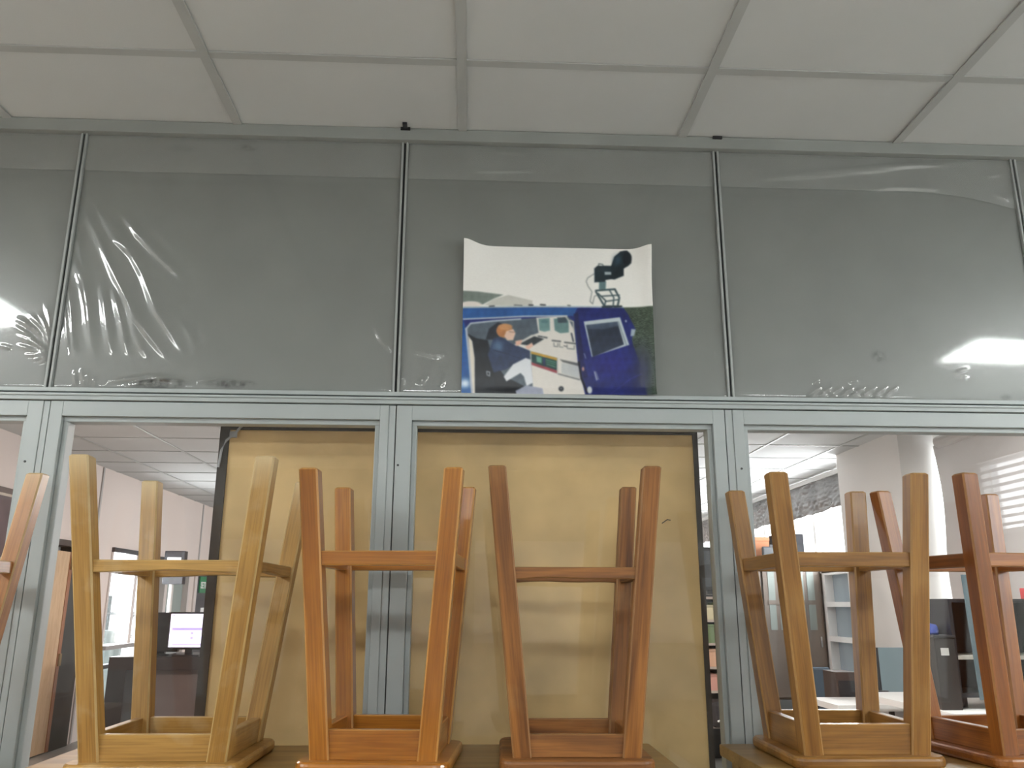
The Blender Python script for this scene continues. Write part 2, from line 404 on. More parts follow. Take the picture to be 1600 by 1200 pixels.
def film_sheet(name, xa, xb, za, zb, step, m, parent, wrinkles=(), y=-.004, lower=None, amp=.0034, seed=0):
    nx = max(3, int((xb-xa)/step)); nz = max(3, int((zb-za)/step))
    U, V = np.meshgrid(np.linspace(0, 1, nx+1), np.linspace(0, 1, nz+1))
    X = xa+(xb-xa)*U
    zl = za+(lower(X) if lower else 0*X)
    Z = zl+(zb-zl)*V
    Hh = np.zeros_like(X)
    for pl, h, wd in wrinkles: Hh += seg_field(X, Z, [(a, b+C) for a, b in pl], h, wd)*amp
    edge = np.clip(np.minimum(np.minimum(X-xa, xb-X), np.minimum(Z-zl, zb-Z))/.005, .15, 1)
    Hh = Hh*edge + (.5+.5*smooth_noise(X, Z, 9, seed))*.0012*edge + (.5+.5*smooth_noise(X, Z, 60, seed+5))*.00006
    vs = np.stack([X, y-Hh, Z], -1).reshape(-1, 3)
    me = bpy.data.meshes.new(name)
    idx = np.arange((nx+1)*(nz+1)).reshape(nz+1, nx+1)
    q = np.stack([idx[:-1, :-1], idx[:-1, 1:], idx[1:, 1:], idx[1:, :-1]], -1).reshape(-1, 4)
    me.from_pydata(vs.tolist(), [], q.tolist()); me.polygons.foreach_set('use_smooth', [True]*len(q)); me.materials.append(m)
    return obj_me(name, me, parent)
low4 = lambda X: -.045*np.clip((X-1.2)/.3, 0, 1)**2
for i in range(len(J)-1):
    xa, xb = J[i]+.009, J[i+1]-.009
    p = bx('wall_panel', panelm, wf, xa, xb, 0, .03, zpb-.01, zpt+.02)
    k = i-1
    w_ = emphasise(WR.get(k, ()))
    if k == 2: w_ = [(pl, h*1.25, wd*1.35) for pl, h, wd in w_]
    film_sheet('plastic_film', xa+.002, xb-.002, zpb+.002, zpt-.002, .004 if k in WR else .04, film, p, w_, -.002, seed=i)
    film_sheet('plastic_film_overlap', xa+.002, xb-.002, zpt-.108, zpt-.003, .005 if k in WR else .04, film2, p,
               [q for q in w_ if min(z for _, z in q[0]) > 1.09], -.006, lower=low4 if k == 4 else None, seed=i+20)
# painted shade of the bottom crinkles, stains near the top edge, specks at right
gm_ = bpy.data.materials.new('stain_and_crinkle_shade'); gm_.use_nodes = True
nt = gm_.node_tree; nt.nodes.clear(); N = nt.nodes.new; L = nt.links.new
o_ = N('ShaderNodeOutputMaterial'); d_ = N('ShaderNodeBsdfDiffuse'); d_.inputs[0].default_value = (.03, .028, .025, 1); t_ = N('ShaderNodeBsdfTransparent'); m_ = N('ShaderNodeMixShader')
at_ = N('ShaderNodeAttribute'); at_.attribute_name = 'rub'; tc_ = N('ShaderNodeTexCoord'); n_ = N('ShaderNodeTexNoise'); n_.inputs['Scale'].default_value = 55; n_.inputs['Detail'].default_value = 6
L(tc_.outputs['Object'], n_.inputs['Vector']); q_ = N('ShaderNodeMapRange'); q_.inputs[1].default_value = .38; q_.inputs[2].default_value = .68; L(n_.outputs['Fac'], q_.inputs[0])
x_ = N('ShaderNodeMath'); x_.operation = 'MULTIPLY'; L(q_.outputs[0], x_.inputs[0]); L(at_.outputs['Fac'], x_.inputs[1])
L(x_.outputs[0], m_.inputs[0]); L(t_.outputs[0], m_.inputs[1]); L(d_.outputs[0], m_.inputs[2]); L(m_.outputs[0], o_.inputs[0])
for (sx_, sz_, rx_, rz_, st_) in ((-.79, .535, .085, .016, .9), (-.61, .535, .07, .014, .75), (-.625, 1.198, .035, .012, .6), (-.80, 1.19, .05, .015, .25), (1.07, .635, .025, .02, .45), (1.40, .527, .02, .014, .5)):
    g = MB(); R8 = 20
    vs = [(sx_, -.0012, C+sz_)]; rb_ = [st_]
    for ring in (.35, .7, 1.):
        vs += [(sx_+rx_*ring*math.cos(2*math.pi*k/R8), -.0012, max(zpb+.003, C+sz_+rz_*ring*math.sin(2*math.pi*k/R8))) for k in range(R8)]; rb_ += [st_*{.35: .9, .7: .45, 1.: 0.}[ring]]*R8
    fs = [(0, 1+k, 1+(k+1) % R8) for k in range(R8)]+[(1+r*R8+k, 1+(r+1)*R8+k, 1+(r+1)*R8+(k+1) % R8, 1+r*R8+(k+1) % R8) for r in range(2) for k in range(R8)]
    g.add(vs, fs, 0, None, rb_); g.build('stain_shade_patch', gm_, wf)
for i, x in enumerate(J[1:-1]):
    s = bx('joint_strip', groove, wf, x-.003, x+.003, -.002, .03, zpb, zpt)
    bx('joint_lip', paint2, s, x-.009, x-.003, -.009, .03, zpb, zpt, .001)
    bx('joint_lip', paint2, s, x+.003, x+.009, -.009, .03, zpb, zpt, .001)
t1 = bx('trim_1', mat('ceiling_edge_trim', (.30, .315, .30), .5, noise=(5, .06)), None, XL, XR, -.022, .07, C+ZC-.0324, C+ZC+.003, .001)
struct(t1, 'grey metal rail along the top of the partition under the ceiling')
for x in (-.195, .669):
    c = MB(); c.box(x-.013, x+.013, -.028, -.020, C+ZC-.004, C+ZC+.003)
    if x < 0: c.box(x-.006, x+.006, -.052, -.026, C+ZC-.004, C+ZC+.003)
    o = c.build('rail_clip', black, t1)
# transom: lip, groove, ribbed rail
tr = struct(empty('trim_2'), 'light grey ribbed transom rail between upper panels and windows')
bx('transom_lip', paint, tr, XL, XR, -.014, .05, C+.5065, C+.517, .001)
bx('transom_groove', groove, tr, XL, XR, -.004, .05, C+.5025, C+.507)
bx('transom_rail', paint, tr, XL, XR, -.016, .05, C+.4965, C+.5028, .001)
bx('transom_rail', paint2, tr, XL, XR, -.013, .05, C+.4945, C+.497)
bx('transom_rail', paint, tr, XL, XR, -.016, .05, C+.4850, C+.4946, .0015)
bx('transom_groove', groove, tr, XL, XR, -.002, .05, C+.4825, C+.486)
# windows: post + frame members with a stepped inner bead and a pane
zwt, zwb = C+.483, C-.60
POST = {k: (J[k]-.036, J[k]-.014, J[k]+.003, J[k]+.044) for k in range(1, len(J)-1)}   # bead edge, strip left, strip right, bead edge
POST[3] = (-1.094, -1.058, -1.043, -1.010)
POST[4] = (-.232, -.210, -.193, -.152)
POST[5] = (.613, .646, .665, .693)
for i in range(len(J)-1):
    wn = struct(empty('window_%d' % (i+1)), 'fixed internal window in grey-painted metal frame below the transom')
    gl = J[i]+.03 if i == 0 else POST[i][3]          # outer edges of the bead
    gr = J[i+1]-.03 if i == len(J)-2 else POST[i+1][0]
    zt_ = C+.4455
    xl = J[i] if i == 0 else POST[i][2]+(.0025 if i != 4+1 else .0)
    xr = J[i+1] if i == len(J)-2 else POST[i+1][1]-(.0025 if i+1 == 5 else 0)
    bx('frame_stile', paint, wn, xl, gl, -.010, .05, zwb, zwt, .0012)
    bx('frame_stile', paint, wn, gr, xr, -.010, .05, zwb, zwt, .0012)
    bx('frame_head', paint, wn, gl, gr, -.010, .05, zt_, zwt, .0012)
    bx('frame_sill', paint, wn, gl, gr, -.010, .05, zwb, zwb+.05, .0012)
    bd = .0125
    bx('glazing_bead', paint, wn, gl, gr, .002, .04, zt_-bd, zt_+.001, .002)
    bx('glazing_bead', paint, wn, gl, gl+bd, .002, .04, zwb+.05, zt_-bd+.001, .002)
    bx('glazing_bead', paint, wn, gr-bd, gr, .002, .04, zwb+.05, zt_-bd+.001, .002)
    bx('pane', glass, wn, gl+bd-.002, gr-bd+.002, .024, .028, zwb+.045, zt_-bd+.003)
    if i < len(J)-2:
        x = J[i+1]
        s0, s1 = POST[i+1][1:3]
        bx('cover_strip', paint, wn, s0+.0002, s1-.0002, -.0075, .05, zwb, zwt, .0008)
        gx = s0-.0026 if i+1 == 5 else s1-.0001
        bx('joint_groove', groove, wn, gx, gx+.0027, 0, .05, zwb, zwt)
        h = MB(); n = 14
        hx, hz = x+(.013 if i != 2 else -.025), C+.331
        h.add([(hx+.0028*math.cos(2*math.pi*q/n), -.0115, hz+.0028*math.sin(2*math.pi*q/n)) for q in range(n)]
              + [(hx+.0028*math.cos(2*math.pi*q/n), -.0095, hz+.0028*math.sin(2*math.pi*q/n)) for q in range(n)],
              [tuple(range(n))]+[(q, (q+1) % n, n+(q+1) % n, n+q) for q in range(n)])
        h.build('screw_hole', black, wn)
bx('lower_panel', paint, wf, XL, XR, 0, .05, 0, zwb+.001)

# ------------------------------------------------------------------ ceiling lamps (two seen mirrored in the film, three added for frontal light)
lampm = mat('lamp_diffuser', (.9, .9, .9), .5, emit=((.955, 1., .985), 34.))
def lamp(xc, yc, lx, ly, label, dm=None):
    e = tag(empty('ceiling_lamp', (xc, yc, C+ZC)), label, 'lamp')
    b = MB(); h = .05
    b.box(-lx/2-.02, lx/2+.02, -ly/2-.02, -ly/2, -h, 0); b.box(-lx/2-.02, lx/2+.02, ly/2, ly/2+.02, -h, 0)
    b.box(-lx/2-.02, -lx/2, -ly/2, ly/2, -h, 0); b.box(lx/2, lx/2+.02, -ly/2, ly/2, -h, 0); b.box(-lx/2, lx/2, -ly/2, ly/2, -.01, 0)
    b.build('housing', white, e)
    bx('diffuser', dm or lampm, e, -lx/2, lx/2, -ly/2, ly/2, -h+.005, -h+.012)
lamp(2.93, -1.76, 1.1, .36, 'bright ceiling lamp mirrored in the right-hand plastic film')
for x, t in ((-2.5, 'left of three'), (0., 'middle of three'), (2.5, 'right of three')):
    lamp(x, -3.60, 1.2, .30, 'added unseen ceiling lamp behind the viewer, '+t)  # unseen row added to brighten the upright surfaces
lamp(-2.55, -1.46, 1.2, .36, 'bright ceiling lamp mirrored in the left-hand plastic film')

# ------------------------------------------------------------------ tables
tabw = wood('worn_table_wood', srgb(128, 98, 50), srgb(168, 133, 74), srgb(146, 130, 98), rough=.4, coat=.15, gs=.6, wear=.5)
def table(x0, x1, y0, y1, label):
    e = tag(empty('work_table', ((x0+x1)/2, (y0+y1)/2, 0)), label, 'table')
    w_, d_ = (x1-x0)/2, (y1-y0)/2; zt = C-.308
    b = MB(); b.prism((-w_, 0, zt-.012), (w_, 0, zt-.012), (0, 1, 0), (0, 0, 1), 2*d_, .024, .004); b.build('tabletop', tabw, e)
    for s in (-1, 1):
        bx('apron', tabw, e, -w_+.05, w_-.05, s*(d_-.04)-.01, s*(d_-.04)+.01, zt-.11, zt-.024)
        bx('apron', tabw, e, s*(w_-.04)-.01, s*(w_-.04)+.01, -d_+.05, d_-.05, zt-.11, zt-.024)
        for t in (-1, 1):
            bx('leg', tabw, e, s*(w_-.045)-.025, s*(w_-.045)+.025, t*(d_-.045)-.025, t*(d_-.045)+.025, 0, zt-.024, .003)
    return e
table(-.852, .412, -.78, -.030, 'worn wooden table carrying the three middle upturned stools')
table(.574, 1.86, -.80, -.042, 'wooden table with a sharp left corner carrying the right-hand stools')
table(-2.35, -1.075, -.78, -.05, 'wooden table at far left under the cropped upturned stool')

# ------------------------------------------------------------------ stools, upside down on the tables
def stool(x, y, rz, b, a, Hh, lw, za, zr, m, me, label, scoop=0., rubend=0.):
    ts = .022; zt = C-.308
    e = tag(empty('wooden_stool', (x, y, zt+.0005), rz), label, 'stool', 'upturned stools on the tables')
    # seat: rounded board with soft rim
    s = b+.025; R_ = .03; n = 6
    def outline(ins):
        o = []
        for q, (cx_, cy_) in enumerate(((s-R_, s-R_), (-s+R_, s-R_), (-s+R_, -s+R_), (s-R_, -s+R_))):
            for k in range(n+1):
                t = math.pi/2*(q+k/n); o.append((cx_+(R_-ins)*math.cos(t), cy_+(R_-ins)*math.sin(t)))
        return o
    sb = MB(); vs = []; rows = [(.005, 0), (.0015, .003), (0, .007), (0, ts-.007), (.0015, ts-.003), (.005, ts)]
    for ins, z in rows: vs += [(p, q, z) for p, q in outline(ins)]
    K = 4*(n+1); fs = [tuple(range(K-1, -1, -1))]
    for i in range(len(rows)-1): fs += [(i*K+k, i*K+(k+1) % K, (i+1)*K+(k+1) % K, (i+1)*K+k) for k in range(K)]
    fs.append(tuple(range((len(rows)-1)*K, len(rows)*K)))
    sb.add(vs, fs, 0, [(v[1]+x*7, v[2]+3, v[0]+y*5) for v in vs]); sb.build('seat', m, e)
    off = lambda z: b+(a-b)*(z-ts)/(Hh-ts)
    for sx in (-1, 1):
        for sy in (-1, 1):
            l = MB()
            rub = (lambda t: rubend*max(0, min(1, (t-.86)/.1))) if rubend else None
            l.prism((sx*(b-lw/2), sy*(b-lw/2), ts), (sx*(a-lw/2), sy*(a-lw/2), Hh), (1, 0, 0), (0, 1, 0), lw, lw, .0032, mi=0, mic=1, endch=.0035, rub=rub, segs=8)
            l.build('leg', [m, me], e)
    for ax in (0, 1):
        for sd in (-1, 1):
            # apron rail by the seat
            zm = (ts+za)/2; o = off(zm); hl = o-lw*.6; d = sd*(o-.006-.009)
            ux, uy = ((0, 1, 0), (0, 0, 1)) if ax == 0 else ((1, 0, 0), (0, 0, 1))
            p0, p1 = ((-hl, d, zm), (hl, d, zm)) if ax == 0 else ((d, -hl, zm), (d, hl, zm))
            r = MB(); r.prism(p0, p1, ux, uy, .018, za-ts, .0015, mi=0, mic=1); r.build('apron_rail', [m, me], e)
            # foot rung; its worn edge faces down now
            z0, z1 = zr; zm = (z0+z1)/2; o = off(zm); hl = o-lw*.6; d = sd*(o-.006-.012)
            p0, p1 = ((-hl, d, zm), (hl, d, zm)) if ax == 0 else ((d, -hl, zm), (d, hl, zm))
            def df(aa, bb, t, k=random.random()*6):
                if bb < 0 and scoop: bb += scoop*(math.sin(math.pi*t)**.6)*(.75+.25*math.sin(9*t+k))
                return aa, bb
            r = MB(); r.prism(p0, p1, ux, uy, .024, z1-z0, .002, mi=0, mic=1, segs=14 if scoop else 1, deform=df); r.build('rung', [m, me], e)
    return e
def pair(n, d, l, p, e, **k):
    return wood(n, srgb(*d), srgb(*l), srgb(*p), **k), wood(n+'_edge', srgb(*[c*.92 for c in e]), srgb(*e), srgb(*p), wear=.6, rough=.5, coat=0.)
K1 = pair('pale_yellow_wood', (150, 108, 46), (178, 137, 70), (200, 178, 138), (190, 158, 100), rough=.42, wear=.5)
K2 = pair('orange_varnished_wood', (150, 90, 24), (178, 116, 42), (186, 132, 66), (200, 144, 74), rough=.28, coat=.5, wear=.15)
K3 = pair('weathered_brown_wood', (96, 56, 22), (160, 104, 48), (160, 124, 80), (156, 112, 68), rough=.5, coat=.05, wear=.4)
K4 = pair('golden_brown_wood', (122, 80, 30), (164, 118, 56), (172, 134, 80), (178, 136, 80), rough=.36, wear=.25)
K5 = pair('red_brown_wood', (118, 64, 20), (160, 98, 40), (164, 120, 74), (170, 120, 70), rough=.32, coat=.4, wear=.2)
K0 = pair('honey_wood', (150, 96, 42), (178, 122, 64), (206, 180, 140), (204, 172, 124), rough=.4, wear=.3)
stool(-.581, -.233, -.016, .136, .199, .587, .038, .070, (.363, .388), *K1, 'pale yellow worn wooden stool upturned left of the orange one', .006, .75)
stool(-.167, -.247, -.090, .121, .165, .570, .038, .076, (.380, .408), *K2, 'glossy orange varnished wooden stool upturned before the grey mullion')
stool(.214, -.227, -.033, .124, .176, .579, .037, .064, (.353, .379), *K3, 'weathered brown wooden stool upturned below the right half of the tan board', .006)
stool(.786, -.215, -.017, .126, .168, .574, .039, .079, (.383, .412), *K4, 'golden brown wooden stool upturned near the left corner of its table')
stool(1.155, -.216, .134, .125, .166, .573, .037, .068, (.384, .412), *K5, 'red-brown wooden stool upturned at the right edge, partly cropped')
stool(-1.187, -.240, .0, .135, .190, .600, .038, .07, (.37, .397), *K0, 'honey-coloured wooden stool cropped at the far left, one leg showing', 0, .5)

# ------------------------------------------------------------------ printed photo on the film
def raster(W, Hn, shapes, quad, bgc):
    """flat print: fills polygons/lines given in reading coordinates of the sheet"""
    (ax_, ay), (bx_, by), (cx_, cy_), (dx, dy) = quad      # TL TR BR BL
    U, V = np.meshgrid((np.arange(W)+.5)/W, (np.arange(Hn)+.5)/Hn)
    X = (ax_*(1-U)+bx_*U)*(1-V)+(dx*(1-U)+cx_*U)*V
    Y = (ay*(1-U)+by*U)*(1-V)+(dy*(1-U)+cy_*U)*V
    img = np.ones((Hn, W, 3))*np.array(bgc)
    soft = 3.2
    for kind, pts, col in shapes:
        col = np.array(col, float)
        if kind == 'poly':
            ins = np.zeros(X.shape, bool); dm = np.full(X.shape, 1e9)
            for i in range(len(pts)):
                (xa, ya), (xb, yb) = pts[i], pts[(i+1) % len(pts)]
                cond = ((ya > Y) != (yb > Y))
                with np.errstate(divide='ignore', invalid='ignore'):
                    ins ^= cond & (X < (xb-xa)*(Y-ya)/(yb-ya+1e-12)+xa)
                L2 = (xb-xa)**2+(yb-ya)**2+1e-9; t = np.clip(((X-xa)*(xb-xa)+(Y-ya)*(yb-ya))/L2, 0, 1)
                dm = np.minimum(dm, np.hypot(X-xa-t*(xb-xa), Y-ya-t*(yb-ya)))
            al = np.clip(.5+np.where(ins, dm, -dm)/(2*soft), 0, 1)
        elif kind == 'ell':
            x, y, rx, ry = pts; d = np.hypot((X-x)/rx, (Y-y)/ry); al = np.clip(.5+(1-d)*min(rx, ry)/(2*soft), 0, 1)
        elif kind == 'glow':
            x, y, rx, ry = pts; al = np.exp(-((X-x)/rx)**2-((Y-y)/ry)**2)
        elif kind[0] == 'line':
            al = np.zeros(X.shape)
            for i in range(len(pts)-1):
                (xa, ya), (xb, yb) = pts[i], pts[i+1]
                L2 = (xb-xa)**2+(yb-ya)**2+1e-9; t = np.clip(((X-xa)*(xb-xa)+(Y-ya)*(yb-ya))/L2, 0, 1)
                al = np.maximum(al, np.clip(.5+(kind[1]/2-np.hypot(X-xa-t*(xb-xa), Y-ya-t*(yb-ya)))/(2*soft), 0, 1))
        img = img*(1-al[..., None])+col*al[..., None]
    return img, X, Y
def R4(a, b, c, d): return [(a, b), (c, b), (c, d), (a, d)]
NAVY = (33, 42, 108)
SH = [
 ('poly', [(60, 430), (200, 438), (365, 460), (300, 488), (230, 525), (60, 520)], (120, 132, 126)),
 ('poly', [(300, 490), (400, 462), (560, 500), (560, 545), (240, 530)], (208, 208, 200)),
 ('ell', (150, 525, 70, 22), (236, 228, 222)),
 ('poly', [(1150, 545), (1420, 540), (1420, 1150), (1150, 1150)], (74, 88, 74)),
 ('poly', [(60, 545), (560, 540), (1165, 543), (1200, 590), (1252, 690), (1220, 760), (1300, 960), (1325, 1150), (60, 1150)], NAVY),
 ('poly', [(60, 548), (860, 548), (835, 604), (500, 606), (60, 622)], (44, 92, 158)),
 (('line', 10), [(60, 546), (560, 541), (1165, 543)], (176, 190, 200)),
 ('poly', [(120, 690), (150, 652), (300, 634), (790, 604), (840, 640), (860, 900), (915, 1150), (150, 1150)], (86, 98, 110)),
 (('line', 9), [(60, 626), (300, 616), (500, 606), (790, 602)], (196, 208, 216)),
 ('poly', [(60, 622), (98, 624), (122, 700), (155, 1150), (60, 1150)], (34, 88, 158)),
 ('glow', (112, 1046, 36, 30), (225, 240, 252)),
 ('poly', [(250, 760), (270, 690), (330, 645), (370, 660), (330, 760)], (38, 42, 52)),
 ('poly', [(585, 615), (790, 604), (838, 700), (862, 905), (918, 1150), (560, 1150), (560, 1040), (545, 835), (440, 792), (560, 730), (600, 715)], (226, 222, 216)),
 ('poly', [(600, 622), (674, 617), (676, 700), (640, 708), (606, 700)], (112, 148, 148)),
 ('poly', [(702, 622), (800, 614), (802, 712), (745, 718), (708, 700)], (104, 138, 138)),
 ('poly', [(725, 614), (790, 610), (790, 648), (730, 650)], (62, 80, 90)),
 ('ell', (640, 640, 22, 12), (92, 128, 132)),
 ('poly', [(470, 790), (572, 738), (636, 756), (560, 802)], (46, 52, 58)),
 (('line', 8), [(440, 800), (555, 732), (660, 745)], (205, 205, 200)),
 (('line', 9), [(600, 738), (625, 742)], (70, 76, 80)), (('line', 9), [(635, 744), (655, 748)], (70, 76, 80)),
 (('line', 9), [(692, 766), (745, 772)], (84, 88, 90)), (('line', 9), [(775, 778), (845, 786)], (84, 88, 90)),
 (('line', 5), [(702, 782), (704, 804), (728, 806), (728, 784)], (110, 114, 114)), (('line', 5), [(740, 786), (740, 808), (762, 810)], (120, 124, 122)),
 (('line', 5), [(790, 795), (792, 818), (838, 822), (838, 800)], (104, 108, 110)), (('line', 5), [(770, 800), (785, 805)], (70, 70, 74)),
 (('line', 10), [(820, 720), (832, 770)], (60, 66, 80)),
 (('line', 7), [(780, 608), (800, 632), (832, 640), (834, 700)], (205, 200, 196)),
 ('poly', [(550, 838), (722, 880), (722, 978), (555, 924)], (36, 68, 68)),
 ('poly', [(550, 838), (722, 880), (722, 896), (550, 852)], (206, 158, 62)),
 ('poly', [(553, 908), (722, 960), (722, 978), (555, 925)], (158, 66, 76)),
 ('poly', [(585, 868), (620, 877), (620, 915), (588, 905)], (104, 160, 140)),
 (('line', 5), [(650, 892), (712, 908)], (96, 160, 126)), (('line', 5), [(652, 906), (712, 922)], (80, 144, 112)), (('line', 5), [(655, 920), (712, 938)], (96, 160, 126)),
 ('poly', [(632, 880), (642, 882), (642, 930), (632, 926)], (40, 50, 100)),
 ('poly', [(742, 888), (872, 914), (866, 932), (760, 906)], (96, 98, 98)),
 ('poly', [(752, 910), (866, 934), (872, 1010), (752, 978)], (196, 200, 200)),
 (('line', 8), [(730, 982), (872, 1018)], (112, 114, 116)),
 (('line', 5), [(727, 880), (730, 980)], (190, 186, 180)),
 ('ell', (750, 1078, 17, 17), (48, 52, 58)), ('ell', (750, 1076, 6, 6), (120, 124, 128)),
 ('poly', [(132, 722), (180, 750), (262, 765), (300, 900), (375, 1000), (500, 1060), (570, 1150), (165, 1150), (176, 900)], (26, 30, 38)),
 ('poly', [(134, 735), (160, 770), (176, 880), (178, 1150), (160, 1150)], (226, 220, 208)),
 (('line', 13), [(120, 690), (140, 900), (162, 1150)], (186, 192, 206)),
 (('line', 11), [(118, 690), (150, 652), (300, 636), (480, 624)], (184, 196, 206)),
 ('poly', [(300, 752), (350, 742), (430, 792), (540, 832), (540, 882), (440, 922), (380, 956), (300, 975), (262, 860)], (44, 58, 90)),
 ('glow', (330, 805, 36, 40), (84, 112, 146)),
 (('line', 6), [(300, 830), (380, 850), (470, 880)], (36, 46, 76)),
 ('ell', (374, 702, 53, 46), (188, 130, 84)),
 ('poly', [(385, 705), (432, 690), (447, 718), (432, 764), (392, 766), (372, 738)], (226, 196, 178)),
 ('ell', (352, 700, 30, 40), (182, 122, 76)), ('ell', (380, 676, 46, 20), (200, 146, 100)),
 (('line', 4), [(405, 708), (440, 712)], (150, 110, 96)),
 ('poly', [(445, 770), (492, 760), (484, 790), (450, 804)], (224, 180, 160)),
 ('poly', [(510, 806), (556, 780), (566, 800), (530, 828)], (226, 184, 166)),
 ('poly', [(368, 1002), (430, 922), (515, 880), (548, 892), (562, 1040), (520, 1062), (502, 1000), (480, 978), (386, 1032)], (226, 230, 236)),
 ('poly', [(446, 1092), (518, 1056), (625, 1076), (640, 1150), (460, 1150)], (164, 170, 190)),
 (('line', 6), [(255, 968), (275, 972), (275, 998), (258, 992), (255, 968)], (186, 190, 198)),
 ('poly', [(835, 592), (900, 558), (1168, 558), (1216, 690), (1234, 800), (1325, 1150), (932, 1150), (902, 1000), (872, 900), (850, 700)], NAVY),
 ('poly', [(835, 592), (862, 575), (905, 900), (930, 1000), (900, 1010), (872, 900), (850, 700)], (28, 32, 78)),
 ('glow', (1080, 920, 140, 80), (44, 46, 132)), ('glow', (1290, 980, 60, 160), (40, 46, 82)),
 (('line', 12), [(868, 905), (885, 1010), (925, 1100)], (14, 16, 28)),
 (('line', 5), [(905, 850), (915, 880)], (160, 170, 190)),
 ('poly', [(902, 640), (1146, 610), (1208, 792), (955, 872)], (192, 204, 210)),
 ('poly', [(918, 664), (1128, 640), (1172, 790), (962, 872)], (46, 56, 76)),
 ('poly', [(918, 664), (1128, 640), (1136, 668), (1040, 690), (925, 690)], (70, 84, 104)),
 (('line', 6), [(1135, 640), (1188, 792)], (120, 134, 146)),
 ('poly', [(966, 960), (986, 964), (1006, 1016), (984, 1026)], (96, 104, 146)), (('line', 5), [(975, 970), (988, 1018)], (180, 188, 205)),
 ('ell', (940, 1085, 17, 24), (206, 212, 216)), ('ell', (897, 950, 8, 14), (196, 150, 140)),
 (('line', 5), [(1080, 1110), (1220, 1010), (1290, 980)], (60, 62, 140)),
 ('poly', [(1222, 688), (1252, 690), (1240, 732), (1216, 736)], (156, 172, 186)), ('ell', (1186, 636, 6, 8), (190, 200, 210)),
 (('line', 8), [(275, 538), (305, 536)], (70, 74, 76)), (('line', 6), [(440, 530), (490, 533)], (90, 94, 94)), (('line', 9), [(538, 530), (562, 531)], (50, 54, 56)),
 (('line', 9), [(614, 528), (645, 530)], (50, 54, 56)), (('line', 6), [(796, 532), (812, 534)], (70, 74, 76)),
 (('line', 5), [(972, 318), (930, 345), (920, 370), (932, 402), (958, 440), (945, 505), (962, 522), (975, 470), (1000, 460)], (120, 128, 128)),
 ('poly', [(1007, 368), (1053, 368), (1050, 424), (1005, 424)], (98, 126, 130)),
 (('line', 12), [(985, 432), (1112, 422), (1142, 480), (1130, 538), (1042, 538), (985, 440)], (58, 78, 84)),
 (('line', 9), [(1000, 452), (1050, 500), (1042, 538)], (58, 78, 84)), (('line', 8), [(1075, 426), (1105, 480), (1100, 536)], (58, 78, 84)), (('line', 8), [(1020, 470), (1142, 462)], (58, 78, 84)), (('line', 8), [(1050, 505), (1138, 492)], (58, 78, 84)),
 (('line', 14), [(1030, 542), (1090, 540)], (40, 52, 60)), (('line', 12), [(1110, 540), (1155, 538)], (40, 52, 60)),
 ('poly', [(974, 280), (995, 262), (1092, 262), (1092, 352), (1050, 360), (1045, 372), (975, 376)], (34, 48, 56)),
 ('poly', [(1085, 270), (1108, 200), (1150, 162), (1195, 158), (1224, 200), (1222, 245), (1172, 282), (1172, 330), (1110, 356), (1080, 352)], (28, 40, 48)),
 ('ell', (1180, 214, 45, 56), (28, 38, 46)), ('glow', (1130, 225, 26, 34), (52, 74, 88)), ('ell', (1192, 210, 26, 40), (18, 26, 34)),
 (('line', 5), [(1003, 264), (1005, 248), (1030, 252), (1036, 264)], (60, 74, 80)),
 ('poly', R4(1044, 304, 1088, 324), (172, 186, 190)),
]
PQ = ((105, 118), (1350, 150), (1388, 1120), (86, 1110))
PW, PH = 420, 340
img, GX, GY = raster(PW, PH, SH, PQ, (246, 245, 241))
def soften(a, n=2):
    for _ in range(n):
        q = np.pad(a, ((1, 1), (0, 0), (0, 0)), 'edge'); a = (q[:-2]+2*q[1:-1]+q[2:])/4
        q = np.pad(a, ((0, 0), (1, 1), (0, 0)), 'edge'); a = (q[:, :-2]+2*q[:, 1:-1]+q[:, 2:])/4
    return a
img = soften(img, 3)
img = img*(1+(1-img.mean(-1)/255)**1.5*(.22*smooth_noise(GX/300, GY/300, 9, 11)+.25*smooth_noise(GX/300, GY/300, 30, 12)))[..., None]
# fine print texture: streaky scrub on the right, mottling inside the van
nz = rng.normal(size=(PH, PW)); nz = (nz+np.roll(nz, 1, 1)+np.roll(nz, 2, 1)+np.roll(nz, -1, 1))/2
mask = ((GX > 1215) & (GY > 550) & (img.sum(-1) < 260) & (img[..., 1] > img[..., 2]))[..., None]
img = np.where(mask, np.clip(img+nz[..., None]*10-8, 0, 255), np.clip(img+nz[..., None]*1.0, 0, 255))
lin = np.where(img/255 <= .04045, img/255/12.92, ((img/255+.055)/1.055)**2.4)
px0, px1, pz0, pz1 = -.0295, .4685, C+.5165, C+.9205
def sheet(U, V):
    """paper surface: U right, V down; corners and right edge curl off the wall"""
    X = px0+(px1-px0)*U; Z = pz1-(pz1-pz0)*V
    curl = .022*np.exp(-((U/.09)**2+(V/.10)**2))+.016*np.exp(-(((1-U)/.07)**2+(V/.14)**2))+.008*np.exp(-((1-U)/.05)**2)+.006*np.exp(-((1-V)/.03)**2)*U
    Z = Z+.012*np.exp(-((U/.07)**2+(V/.10)**2))+.006*np.exp(-(((1-U)/.06)**2+(V/.14)**2))
    return X, -.012-.002*np.sin(math.pi*U)*np.sin(math.pi*V)-curl, Z
